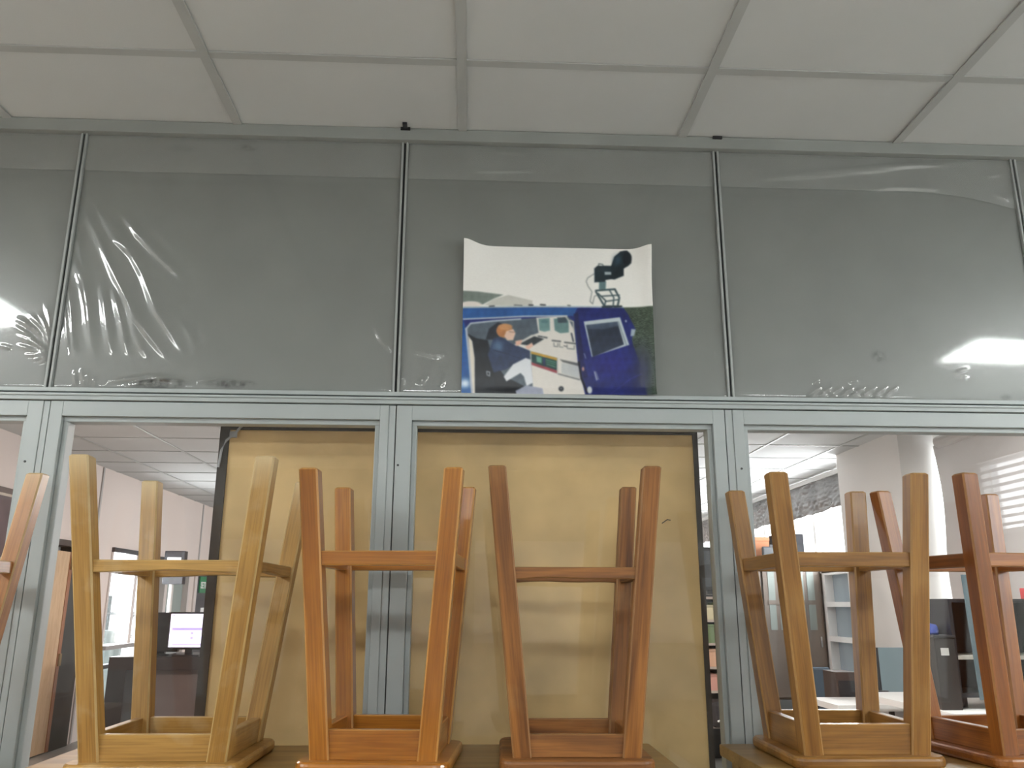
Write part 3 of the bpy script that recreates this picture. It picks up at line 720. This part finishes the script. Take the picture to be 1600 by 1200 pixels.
def grid_mesh(name, W, Hn, yoff, m, parent, cols=None):
    U, V = np.meshgrid(np.linspace(0, 1, W), np.linspace(0, 1, Hn)); X, Y, Z = sheet(U, V)
    vs = np.stack([X, Y+yoff, Z], -1).reshape(-1, 3); idx = np.arange(W*Hn).reshape(Hn, W)
    q = np.stack([idx[:-1, :-1], idx[1:, :-1], idx[1:, 1:], idx[:-1, 1:]], -1).reshape(-1, 4)
    me = bpy.data.meshes.new(name); me.from_pydata(vs.tolist(), [], q.tolist()); me.materials.append(m)
    me.polygons.foreach_set('use_smooth', [True]*len(q))
    if cols is not None:
        ca = me.color_attributes.new('print', 'FLOAT_COLOR', 'POINT')
        ca.data.foreach_set('color', np.concatenate([cols.reshape(-1, 3), np.ones((W*Hn, 1))], 1).astype(np.float32).ravel())
    return obj_me(name, me, parent)
po = tag(empty('photo_poster', (0, 0, 0)), 'colour photo print of a blue van with a roof camera, curling off the wall', 'poster')
grid_mesh('paper', 60, 48, .0005, white, po)
grid_mesh('printed_image', PW, PH, 0, vcol_mat('photo_print', .28), po, lin)

# ------------------------------------------------------------------ tan board standing behind the glass
board_m = mat('tan_fibreboard', (.70, .487, .228), .6, noise=(4.5, .20), bump=(40, .1))
bo = tag(empty('fibreboard_panel', (0, .12, 0)), 'large tan fibreboard panel with dark edges standing behind the glass', 'board')
bx('board_face', board_m, bo, -.636, .592, 0, .018, C-.62, C+.441)
fr = mat('dark_brown_edge', (.045, .036, .03), .5)
bx('edge_strip', fr, bo, -.660, -.636, -.006, .022, C-.62, C+.462)
bx('edge_strip', fr, bo, .592, .605, -.006, .022, C-.62, C+.462)
bx('edge_strip', fr, bo, -.636, .592, -.006, .022, C+.441, C+.462)
bt = MB(); bt.tube([(-.655, -.012, C+.34), (-.650, -.014, C+.385), (-.640, -.014, C+.41), (-.618, -.015, C+.430), (-.600, -.016, C+.452)], .0035, 6)
bt.box(-.632, -.614, -.018, -.010, C+.418, C+.434); bt.build('wire_tie', mat('grey_wire', (.35, .36, .38), .5), bo)
nl = MB(); nl.tube([(.50, -.001, C+.205), (.512, -.012, C+.214), (.520, -.014, C+.212)], .0012, 5); nl.build('nail', dark, bo)

# ------------------------------------------------------------------ next room, left side
warm = mat('added_warm_diffuser', (.9, .9, .9), .5, emit=((1., .80, .70), 30.))  # unseen lamps added to brighten the next room
lamp(-2.2, 2.3, 1.2, .30, 'added warm ceiling lamp of the next room, above the left window', warm)
lamp(0., 2.3, 1.2, .30, 'added warm ceiling lamp of the next room, above the tan board', warm)
lamp(2.2, 2.3, 1.2, .30, 'added ceiling lamp of the next room, above the right window')
lamp(-.1, 6.0, 1.2, .30, 'added warm ceiling lamp of the next room, hidden behind the tan board', warm)
def slab(name, m, parent, *b, bevel=0): return bx(name, m, parent, *b, bevel=bevel)
for k, y in enumerate((6.09, 9.2)):
    bx('panel_joint', mat('wall_joint_strip', (.45, .42, .40), .6), bpy.data.objects['wall_left'], XL, XL+.012, y-.015, y+.015, C+.5 if y > 8 else 0, C+ZC)
# near side doorway with a light wood leaf standing ajar
d1 = struct(empty('door_1', (XL, 5.02, 0)), 'light wood door ajar in a dark frame, seen through the left window')
doorw = wood('light_door_wood', srgb(206, 172, 134), srgb(222, 190, 154), srgb(226, 198, 168), rough=.45, gs=.5, wear=.1)
edgew = wood('brown_door_edge', srgb(140, 84, 46), srgb(160, 100, 60), srgb(170, 120, 80), wear=.1)
slab('door_leaf', doorw, d1, .0, .035, -.16, .60, .01, C+.43, bevel=.002)
slab('leaf_edge', edgew, d1, .036, .04, .545, .60, .01, C+.43)
bx('frame_head', mat('dark_brown_frame', (.06, .042, .034), .5), d1, -.1, .05, -.2, .98, C+.475, C+.525)
slab('dark_panel', mat('dark_panel', (.022, .022, .02), .5, noise=(5, .4)), d1, -.1, .03, .62, .96, 0, C+.475)  # near-black panel filling the far part of the doorway
slab('light_gap_sheet', white, d1, -.11, -.09, .0, .96, 0, C+.475)  # white sheet stands in for the light showing above the leaf
hd = MB(); hd.tube([(.04, .02, C-.62), (.075, .02, C-.62), (.08, .1, C-.625), (.08, .16, C-.63)], .011, 8); hd.build('door_handle', mat('chrome', (.6, .6, .6), .25, 1.), d1)
slab('lock_plate', dark, d1, .036, .041, .0, .07, C-.80, C-.78)
slab('hinge', mat('brass', (.28, .2, .1), .4, .8), d1, .04, .052, .56, .60, C-.52, C-.42)
slab('hinge', MATS['brass'], d1, .04, .052, .56, .60, C+.28, C+.38)
# framed picture
pf = tag(empty('picture_frame', (XL, 4.45, C+.62)), 'brown framed dark picture on the wall beyond the far-left window', 'picture frame')
slab('frame', mat('picture_wood', (.10, .06, .045), .4), pf, 0, .03, -.30, .30, -.36, .22, bevel=.004)
slab('mount', mat('gilt_slip', (.5, .42, .34), .5), pf, .028, .033, -.26, .255, -.31, .175)
slab('picture', mat('dark_print', (.09, .055, .06), .4, noise=(4, .4)), pf, .033, .035, -.24, .235, -.29, .155)
# side window
w10 = struct(empty('window_10', (XL, 6.5, 0)), 'daylit side window of the next room with dark head')
slab('frame_head', dark, w10, -.1, .03, 0, 1.1, C+.485, C+.53)
slab('sill', mat('sill_grey', (.3, .28, .27), .5), w10, -.1, .06, -.02, 1.12, C-.44, C-.40)
slab('frame_jamb', mat('window_white', (.62, .55, .52), .5), w10, -.1, .01, -.0, .04, C-1., C+.485)
slab('frame_jamb', MATS['window_white'], w10, -.1, .01, .62, .70, C-.40, C+.485)
slab('frame_jamb', MATS['window_white'], w10, -.1, .01, 1.06, 1.1, C-1., C+.485)
slab('frame_bar', dark, w10, -.1, .0, .04, 1.06, C-.62, C-.585)
slab('frame_bar', dark, w10, -.1, .0, .04, 1.06, C-1.0, C-.97)
slab('pane', glass, w10, -.06, -.055, .04, 1.06, C-1.0, C+.485)
# scaffold outside that window
sc_ = tag(empty('scaffold_railing', (-5.2, 9.6, 0)), 'thin metal railing and poles outside the side window', 'railing')
stm = mat('weathered_steel', (.045, .06, .062), .7)
def rod(p, q, r=.02):
    b = MB(); b.tube([p, q], r, 6); return b
for y in (.0, 1.1, 2.2, 3.6): rod((0, y, -.6), (0, y, C+.1), .03).build('post', stm, sc_)
for z in (C-.15, C-.50): rod((0, -2, z), (0, 5, z), .025).build('rail', stm, sc_)
for y in (.0, 1.1): rod((0, y, C-.50), (0, y+1.1, C-.15), .02).build('brace', stm, sc_)
tk = tag(empty('outside_tank', (-4.9, 9.95, 0)), 'pale grey cylindrical tank outside the side window', 'tank')
b = MB(); b.tube([(0, 0, -.6), (0, 0, C-.40)], .22, 20); b.build('tank_body', mat('pale_grey_tank', (.10, .125, .12), .6), tk)
b = MB(); b.tube([(0, 0, C-.40), (0, 0, C-.36)], .24, 20); b.build('tank_lid', mat('pale_grey_lid', (.13, .155, .15), .6), tk)
# glazed stretch after the window
w11 = struct(empty('window_11', (XL, 7.75, 0)), 'grey-green glazed wall section with pale posts in the next room')
gg = mat('grey_green_glass', (.30, .36, .345), .2)
slab('pane', gg, w11, -.06, -.05, 0, 1.2, .3, C+.5)
slab('frame_head', dark, w11, -.08, .02, 0, 1.2, C+.475, C+.51)
slab('post', MATS['window_white'], w11, -.07, .02, .27, .36, .3, C+.475)
slab('post', MATS['window_white'], w11, -.07, .02, 1.10, 1.16, .3, C+.475)
# black door with green sign
d2 = struct(empty('door_2', (XL, 9.2, 0)), 'black door with green sign at the far left of the next room')
slab('door_leaf', mat('charcoal_door', (.05, .05, .06), .45), d2, -.08, -.03, 0, .75, 0, C+.45)
slab('frame_jamb', MATS['window_white'], d2, -.1, .02, -.1, .0, 0, C+.5)
sg = slab('green_sign', mat('green_sign', (.015, .22, .09), .5), d2, -.03, -.015, .22, .58, C+.13, C+.34)
sg['label'] = 'green sign with white letters'
def text(s, name, size, loc, rot, m, parent):
    cu = bpy.data.curves.new(name, 'FONT'); cu.body = s; cu.size = size; cu.align_x = 'CENTER'; cu.align_y = 'CENTER'; cu.extrude = .001; cu.offset = .004
    o = bpy.data.objects.new(name, cu); COL.objects.link(o)
    dg = bpy.context.evaluated_depsgraph_get(); me = bpy.data.meshes.new_from_object(o.evaluated_get(dg)); bpy.data.objects.remove(o)
    me.materials.clear(); me.materials.append(m); t = obj_me(name, me, parent); t.location = loc; t.rotation_euler = rot
    return t
text('SETIC', 'lettering', .115, (-.0135, .40, C+.225), (H, 0, H), white, sg)
slab('paper_notice', white, d2, -.03, -.026, .38, .60, C-.16, C-.06)
kb = MB(); kb.tube([(-.03, .6, C+.04), (.02, .6, C+.04)], .03, 8); kb.build('door_knob', MATS['chrome'], d2)
# black boxed notice on a pole
ns = tag(empty('notice_stand', (-3.30, 7.62, 0)), 'black boxed notice with white sheet on a thin pole beside the side window', 'sign')
b = MB(); b.tube([(0, 0, .0), (0, 0, C+.2)], .025, 10); b.build('pole', mat('pale_pole', (.5, .47, .44), .5), ns)
slab('base_plate', dark, ns, -.14, .14, -.14, .14, 0, .02)
slab('box', black, ns, -.09, .13, -.05, .05, C+.20, C+.56, bevel=.004)
slab('sheet', white, ns, -.055, .095, -.056, -.049, C+.28, C+.49)

# reception desk with monitors
dk = tag(empty('reception_desk', (-2.6, 5.75, 0)), 'dark desk with grey-brown front panel beyond the left window', 'desk')
slab('desk_top', mat('near_black_top', (.035, .026, .026), .4), dk, -.42, .75, -.28, .45, C-.545, C-.44)
slab('front_panel', mat('grey_brown_panel', (.16, .13, .125), .6, noise=(4, .1)), dk, -.20, .62, -.20, -.18, .05, C-.545)
slab('side_panel', dark, dk, -.42, -.27, -.28, .45, 0, C-.545); slab('side_panel', dark, dk, .62, .75, -.28, .45, 0, C-.545)
scr = tag(empty('computer_monitor', (-2.40, 5.55, C-.44)), 'computer monitor with bright page on the dark desk', 'monitor')
slab('bezel', black, scr, -.185, .185, 0, .05, .055, .365, bevel=.006)
slab('stand', black, scr, -.03, .03, .01, .05, 0, .08); slab('foot', black, scr, -.11, .11, -.06, .12, 0, .015)
SS = [('poly', R4(6, 42, 94, 50), (150, 135, 190)), ('poly', R4(8, 54, 40, 84), (222, 214, 244)), ('poly', R4(52, 54, 60, 62), (160, 150, 205)), ('poly', R4(52, 68, 60, 76), (160, 150, 205)),
      ('poly', R4(68, 54, 90, 60), (190, 182, 225)), ('poly', R4(68, 68, 90, 73), (196, 188, 228)), ('poly', R4(10, 90, 92, 93), (130, 120, 180)), ('poly', R4(6, 4, 10, 7), (120, 120, 180))]
si, _, _ = raster(64, 48, SS, ((0, 0), (100, 0), (100, 100), (0, 100)), (240, 232, 255))
U, V = np.meshgrid(np.linspace(-.17, .17, 64), np.linspace(.35, .075, 48))
me = bpy.data.meshes.new('screen'); idx = np.arange(64*48).reshape(48, 64)
me.from_pydata(np.stack([U, 0*U-.002, V], -1).reshape(-1, 3).tolist(), [], np.stack([idx[:-1, :-1], idx[1:, :-1], idx[1:, 1:], idx[:-1, 1:]], -1).reshape(-1, 4).tolist())
ca = me.color_attributes.new('print', 'FLOAT_COLOR', 'POINT')
ca.data.foreach_set('color', np.concatenate([((si/255)**2.2).reshape(-1, 3), np.ones((64*48, 1))], 1).astype(np.float32).ravel())
me.materials.append(vcol_mat('lit_screen', .3, 1.0)); obj_me('screen', me, scr)
m2 = tag(empty('computer_monitor', (-2.72, 5.68, C-.44)), 'black monitor seen dark, left of the lit screen on the desk', 'monitor')
slab('bezel', black, m2, -.13, .19, 0, .05, .03, .36, bevel=.006); slab('stand', black, m2, -.03, .06, .05, .09, 0, .12); slab('foot', black, m2, -.1, .13, -.02, .16, 0, .012)


# ------------------------------------------------------------------ next room, right side
# roller blind on the near window: cassette + cloth
rb = tag(empty('roller_blind', (3.42, .3, C)), 'pale roller blind pulled down beside the pillar', 'blind')
b = MB(); b.tube([(0, .05, 1.155), (0, 3.52, 1.155)], .045, 14); b.build('roller', mat('blind_roller', (.5, .47, .45), .5), rb)
b = MB()
n = 36
vs = []
for i in range(n+1):
    t = i/n; z = 1.14-1.5*t
    e_ = 3.600-.03*math.sin(t*math.pi*1.0)-.025*math.sin(t*9)*t
    vs += [(.012*math.sin(t*7), .05, z), (.012*math.sin(t*7), e_, z)]
b.add(vs, [(2*i, 2*i+1, 2*i+3, 2*i+2) for i in range(n)]); b.smooth = True
clo = b.build('blind_cloth', mat('blind_cloth', (.58, .54, .52), .8), rb)
sm = clo.modifiers.new('thickness', 'SOLIDIFY'); sm.thickness = .003
slab('bottom_bar', MATS['blind_roller'], rb, -.015, .015, .05, 3.45, -.39, -.36)
w12 = struct(empty('window_12', (XR, .3, 0)), 'window behind the pulled roller blind')
for y in (0, 1.16, 2.32): slab('frame_bar', white, w12, .05, .1, y, y+.06, C-.2, C+1.15)
slab('pane', glass, w12, .07, .075, 0, 4.3, C-.2, C+1.15)
# far windows with film-covered valance
w13 = struct(empty('window_13', (XR, 5.0, 0)), 'bright far windows of the next room')
for y in (0, 1.5, 3.0, 4.4, 5.74): slab('frame_bar', white, w13, .05, .1, y, y+.06, C+.33, C+1.2)
slab('frame_sill', white, w13, -.03, .12, 0, 5.8, C+.30, C+.345)
slab('pane', glass, w13, .07, .075, 0, 5.8, C+.33, C+1.2)
va = tag(empty('plastic_valance', (XR-.02, 5.0, C)), 'crumpled dark plastic-covered valance across the top of the far windows', 'valance')
ny, nz_ = 260, 26
Yv, Zv = np.meshgrid(np.linspace(.35, 5.7, ny), np.linspace(0, 1, nz_))
zl = .888+.008*np.sin(Yv*3.1)+.005*np.sin(Yv*9.7)+.004*np.sin(Yv*23)
Zz = zl+(1.215-zl)*Zv
Xv = -.02-.012*smooth_noise(Yv, Zz*2, 22, 3)-.02*np.abs(smooth_noise(Yv*.6, Zz*2.2, 55, 8))
me = bpy.data.meshes.new('valance_sheet'); idx = np.arange(ny*nz_).reshape(nz_, ny)
me.from_pydata(np.stack([Xv, Yv, Zz], -1).reshape(-1, 3).tolist(), [], np.stack([idx[:-1, :-1], idx[:-1, 1:], idx[1:, 1:], idx[1:, :-1]], -1).reshape(-1, 4).tolist())
me.materials.append(mat('grey_plastic_sheet', (.13, .125, .12), .25, noise=(3, .35))); me.polygons.foreach_set('use_smooth', [True]*len(me.polygons))
o = obj_me('valance_sheet', me, va); sm = o.modifiers.new('thickness', 'SOLIDIFY'); sm.thickness = .002
slab('valance_rail', white, va, -.04, .0, .0, 5.75, 1.2, 1.235)
# paned white window below
w14 = struct(empty('window_14', (XR, 5.45, 0)), 'white framed window with pale blue panes right of the glazed cabinet')
pb = mat('pale_blue_pane', (.30, .36, .40), .25)
for y in (0, .74): slab('frame_jamb', white, w14, -.03, .12, y, y+.06, C-.66, C+.33)
for z in (-.66, -.34, -.02, .28): slab('frame_bar', white, w14, -.03, .12, .06, .74, C+z, C+z+.045)
for z in (-.62, -.30, .02): slab('pane', pb, w14, .05, .06, .06, .74, C+z, C+z+.29)
# grey-brown cabinet with glazed doors
cb = tag(empty('glazed_cabinet', (2.99, 6.27, 0)), 'grey-brown cabinet with glazed doors below the far windows', 'cabinet')
cw = mat('grey_brown_wood', (.20, .165, .14), .5, noise=(3, .15))
slab('carcass', cw, cb, -.42, .48, .03, .45, 0, C+.42)
cg = mat('cabinet_glass', (.30, .34, .32), .15)
for i, x in enumerate((-.40, -.11, .18)):
    d = slab('door', cw, cb, x, x+.27, 0, .028, .35, C+.40, bevel=.003)
    slab('glass_panel', cg, d, x+.05, x+.115, -.004, .001, C-.24, C+.33); slab('glass_panel', cg, d, x+.15, x+.22, -.004, .001, C-.24, C+.33)
    slab('mid_rail', cw, d, x+.04, x+.23, -.008, .0, C+.0, C+.04); slab('handle', MATS['chrome'], d, x+.235, x+.25, -.02, .0, C-.4, C-.3)
slab('notice', white, cb, -.33, -.27, -.006, -.002, C-.35, C-.10); slab('notice', white, cb, -.36, -.29, -.012, -.009, C+.02, C+.10)
slab('lower_drawer', mat('blue_grey_front', (.13, .15, .16), .5), cb, -.40, .46, -.004, .03, .06, .33)
pr = tag(empty('black_printer', (3.26, 6.5, C+.422)), 'black machine standing on the glazed cabinet against the bright window', 'printer')
slab('body', mat('black_machine', (.02, .02, .022), .9, spec=.1, noise=(9, .3)), pr, -.16, .10, -.15, .15, .03, .27, bevel=.01)
slab('tray', mat('cream_tray', (.5, .46, .36), .6), pr, -.18, .12, -.17, .15, 0, .03); slab('paper_guide', black, pr, -.14, -.02, -.05, .1, .27, .30)
cbx = tag(empty('cardboard_box', (2.97, 6.5, C+.422)), 'orange-brown cardboard box on the left end of the glazed cabinet', 'box')
slab('body', mat('cardboard', srgb(176, 118, 84), .8, noise=(4, .1)), cbx, -.19, .05, -.10, .14, 0, .24, bevel=.003); slab('flap', MATS['cardboard'], cbx, -.19, .05, -.11, -.10, .2, .24)
gm = tag(empty('dark_case', (3.02, 6.42, C+.422)), 'dark grey rounded case before the cardboard box', 'case')
slab('shell', mat('dark_grey_case', (.06, .065, .07), .4), gm, -.11, .06, -.12, -.08, 0, .14, bevel=.015); slab('handle', black, gm, -.03, .02, -.11, -.09, .14, .16)
sp = tag(empty('speaker_box', (2.83, 4.55, 0)), 'tall brown speaker box standing before the paned white window', 'speaker')
slab('cabinet', mat('brown_box', (.075, .05, .042), .55), sp, -.08, .075, -.12, .12, .0, C-.49, bevel=.004); slab('grille', dark, sp, -.065, .06, -.128, -.119, .2, C-.55)
bn = tag(empty('blue_chair', (2.95, 5.35, 0)), 'blue-grey chair back behind the tall brown speaker', 'chair')
slab('backrest', mat('blue_fabric', (.10, .15, .20), .8), bn, -.10, .15, 0, .05, C-.85, C-.52, bevel=.02); slab('seat', MATS['blue_fabric'], bn, -.15, .2, -.4, .0, .30, .36, bevel=.02)
for sx in (-.13, .17):
    for sy in (-.37, -.03): slab('leg', dark, bn, sx-.012, sx+.012, sy-.012, sy+.012, 0, .30)

# white desk and the dark rack on it
wd = tag(empty('white_desk', (3.0, 3.0, 0)), 'white desk beyond the right window under the black rack', 'desk')
slab('top', mat('white_laminate', (.82, .80, .77), .4), wd, -.40, .46, -.45, .75, C-.60, C-.565)
for sx in (-.37, .43):
    for sy in (-.42, .72): slab('leg', MATS['white_laminate'], wd, sx-.02, sx+.02, sy-.02, sy+.02, 0, C-.60)
slab('modesty_panel', MATS['white_laminate'], wd, -.35, .42, .1, .12, .3, C-.60)
rk = tag(empty('equipment_rack', (3.02, 2.95, C-.565)), 'black open equipment rack on the white desk', 'rack')
slab('side_panel', black, rk, -.26, -.24, -.15, .2, .06, .58); slab('side_panel', black, rk, .36, .38, -.15, .2, .06, .58)
slab('back_panel', black, rk, -.24, .36, .18, .2, .06, .58); slab('foot', black, rk, -.2, -.16, -.05, .05, 0, .06); slab('foot', black, rk, .28, .32, -.05, .05, 0, .06)
slab('shelf', black, rk, -.24, .36, -.15, .18, .06, .085); slab('shelf', mat('cream_shelf', (.6, .55, .48), .5), rk, -.24, .36, -.15, .18, .265, .285); slab('top', black, rk, -.26, .38, -.15, .2, .58, .60)
def thing_box(name, label, cat, m, x, y, z, sx, sy, sz, bev=.004, extra=None, lid=None):
    e = tag(empty(name, (x, y, z)), label, cat)
    slab('body', m, e, -sx/2, sx/2, -sy/2, sy/2, 0, sz, bevel=bev)
    if lid: slab('lid', lid[0], e, -sx/2-.004, sx/2+.004, -sy/2-.004, sy/2+.004, sz, sz+lid[1], bevel=.002)
    if extra: slab(extra[0], extra[1], e, *extra[2])
    return e
thing_box('black_bin', 'tall black storage bin with white label left of the rack', 'bin', mat('black_bin', (.032, .028, .026), .5), 2.685, 2.90, C-.565, .12, .3, .385, extra=('label_sticker', mat('label_white', (.6, .58, .55), .6), (-.03, .015, -.155, -.149, .29, .33)), lid=(dark, .014))
e = tag(empty('blue_bag', (2.672, 2.92, C-.165)), 'crumpled blue bag lying on the black bin', 'bag')
b = MB(); nb = 10; vs = []
for i in range(6):
    for k in range(nb):
        t = 2*math.pi*k/nb; rr = math.cos(i/5*1.45)*(1+.18*math.sin(3*t+i)); vs.append((.075*rr*math.cos(t), .09*rr*math.sin(t), .06*math.sin(i/5*1.5)*(1+.15*math.sin(2*t+i))))
fs = [tuple(range(nb-1, -1, -1))]+[(i*nb+k, i*nb+(k+1) % nb, (i+1)*nb+(k+1) % nb, (i+1)*nb+k) for i in range(5) for k in range(nb)]+[tuple(range(5*nb, 6*nb))]
b.add(vs, fs); b.smooth = True; b.build('cloth', mat('blue_cloth', (.03, .05, .22), .7), e)
gl_ = tag(empty('glass_sheet', (2.90, 2.76, C-.51)), 'tall blue-grey glass sheet leaning before the black rack', 'glass')
b = MB(); b.prism((0, -.02, 0), (-.005, .0, .68), (1, 0, 0), (0, 1, 0), .12, .008, .002); b.build('sheet', mat('blue_grey_sheet', (.09, .135, .155), .12), gl_)
b = MB(); b.prism((.085, -.01, .25), (.05, .01, .66), (1, 0, 0), (0, 1, 0), .06, .03, .002); b.build('dark_edge', dark, gl_)
thing_box('orange_book', 'orange book lying on the cream shelf of the rack', 'book', mat('orange_cover', srgb(200, 116, 50), .5), 3.05, 2.88, C-.28, .16, .12, .022, .002)
thing_box('red_book', 'red book lying on top of the orange book', 'book', mat('red_cover', srgb(176, 40, 46), .5), 3.07, 2.88, C-.258, .11, .1, .03, .002)
thing_box('white_cup', 'small white cup in the lower bay of the rack', 'cup', mat('cup_white', (.6, .58, .54), .4), 3.06, 2.86, C-.48, .06, .06, .05, .012)
thing_box('black_crate', 'black crate with red lid at the far right of the rack', 'crate', mat('crate_black', (.03, .03, .033), .5), 3.27, 2.62, C-.565, .17, .3, .60, lid=(mat('red_lid', srgb(178, 44, 48), .4), .06))
# flat monitor by the pillar
fm = tag(empty('flat_monitor', (3.06, 4.15, C-.66)), 'grey-blue flat monitor near the foot of the pillar', 'monitor')
slab('panel', mat('blue_grey_panel', (.20, .27, .30), .4), fm, -.10, .10, 0, .025, .05, .36, bevel=.004); slab('edge', black, fm, -.115, -.10, 0, .03, .05, .36); slab('stand', black, fm, -.02, .02, .02, .05, 0, .1)
ld = tag(empty('low_desk', (3.0, 4.15, 0)), 'pale low desk at the foot of the pillar', 'desk')
slab('top', MATS['white_laminate'], ld, -.50, .14, -.30, .22, C-.70, C-.66)
for sx in (-.46, .10):
    for sy in (-.26, .18): slab('leg', dark, ld, sx-.015, sx+.015, sy-.015, sy+.015, 0, C-.70)
thing_box('desk_telephone', 'small cream telephone on the low desk by the pillar', 'telephone', mat('cream_plastic', (.55, .5, .44), .5), 2.90, 4.05, C-.66, .12, .12, .05, .01, extra=('handset', black, (-.05, .05, -.02, .02, .05, .075)))

# shelf of pastel boxes seen between board and mullion
bs = tag(empty('open_shelf', (2.0, 5.0, 0)), 'dark open shelf unit holding pastel boxes right of the board', 'shelf')
slab('side_panel', dark, bs, -.32, -.30, -.15, .2, 0, C+.08); slab('side_panel', dark, bs, .36, .38, -.15, .2, 0, C+.08); slab('back_panel', dark, bs, -.30, .36, .18, .2, 0, C+.08)
for z in (-.92, -.66, -.48, -.30, -.12, .06): slab('shelf_board', mat('pale_shelf', (.55, .46, .40), .5), bs, -.30, .36, -.15, .18, C+z-.018, C+z)
PC = [('pink', (214, 160, 146)), ('cream', (214, 204, 168)), ('pale green', (150, 172, 130)), ('peach', (222, 178, 148)), ('salmon', (204, 132, 118)), ('ivory', (222, 214, 196)), ('moss green', (112, 132, 92)), ('rose', (190, 118, 122))]
k = 0
for zi, z in enumerate((-.66, -.48, -.30, -.12)):
    for xi, x in enumerate((-.08, .03, .14)):
        nm, c = PC[k % 8]; k += 1
        row = ('bottom', 'second lowest', 'second highest', 'top')[zi]; pos = ('left', 'middle', 'right')[xi]
        thing_box('pastel_box', f'{nm} box, {pos} of three on the {row} row of the dark open shelf', 'box', mat('box_'+nm.replace(' ', '_'), srgb(*c), .7), 2.0+x, 4.95, C+z, .095, .2, random.uniform(.09, .13), .003, lid=(mat('box_lid_'+nm.replace(' ', '_'), srgb(*[q*.9 for q in c]), .7), .02))['group'] = 'pastel boxes on the open shelf'
tv = tag(empty('dark_television', (2.06, 5.0, C+.08)), 'dark television standing on the open shelf right of the board', 'television')
slab('bezel', black, tv, -.28, .26, -.08, .0, .03, .38, bevel=.005); slab('screen', mat('grey_screen', (.10, .11, .12), .2), tv, -.25, .23, -.085, -.079, .06, .35); slab('foot', black, tv, -.12, .12, -.1, .06, 0, .03)
rc = tag(empty('dark_bag', (1.99, 4.82, C-.92)), 'dark bag with pale strap on the lowest shelf board', 'bag')
slab('body', mat('dark_bag', (.035, .03, .032), .7), rc, -.12, .16, -.10, .08, 0, .2, bevel=.04)
b = MB(); b.tube([(-.08, -.12, .05), (.0, -.13, .09), (.1, -.12, .10)], .008, 6); b.build('strap', white, rc)

# near-room right-hand window with slatted blind (seen mirrored)
w15 = struct(empty('window_15', (XR, -3.55, 0)), 'near-room window with horizontal blind slats')
for y in (0, 1.1, 2.19): slab('frame_bar', white, w15, .03, .1, y, y+.06, C+.48, C+.95)
slab('frame_sill', white, w15, -.03, .12, 0, 2.25, C+.45, C+.48)
sl = MB(); sl.box(-.015, .015, .03, 2.22, -.001, .001); me0 = None
for i in range(9):
    z = C+.93-i*.052
    if me0 is None: o = sl.build('blind_slat', white, w15); me0 = o.data
    else: o = obj_me('blind_slat', me0, w15)
    o.location = (.01, 0, z); o.rotation_euler = (0, .45, 0)
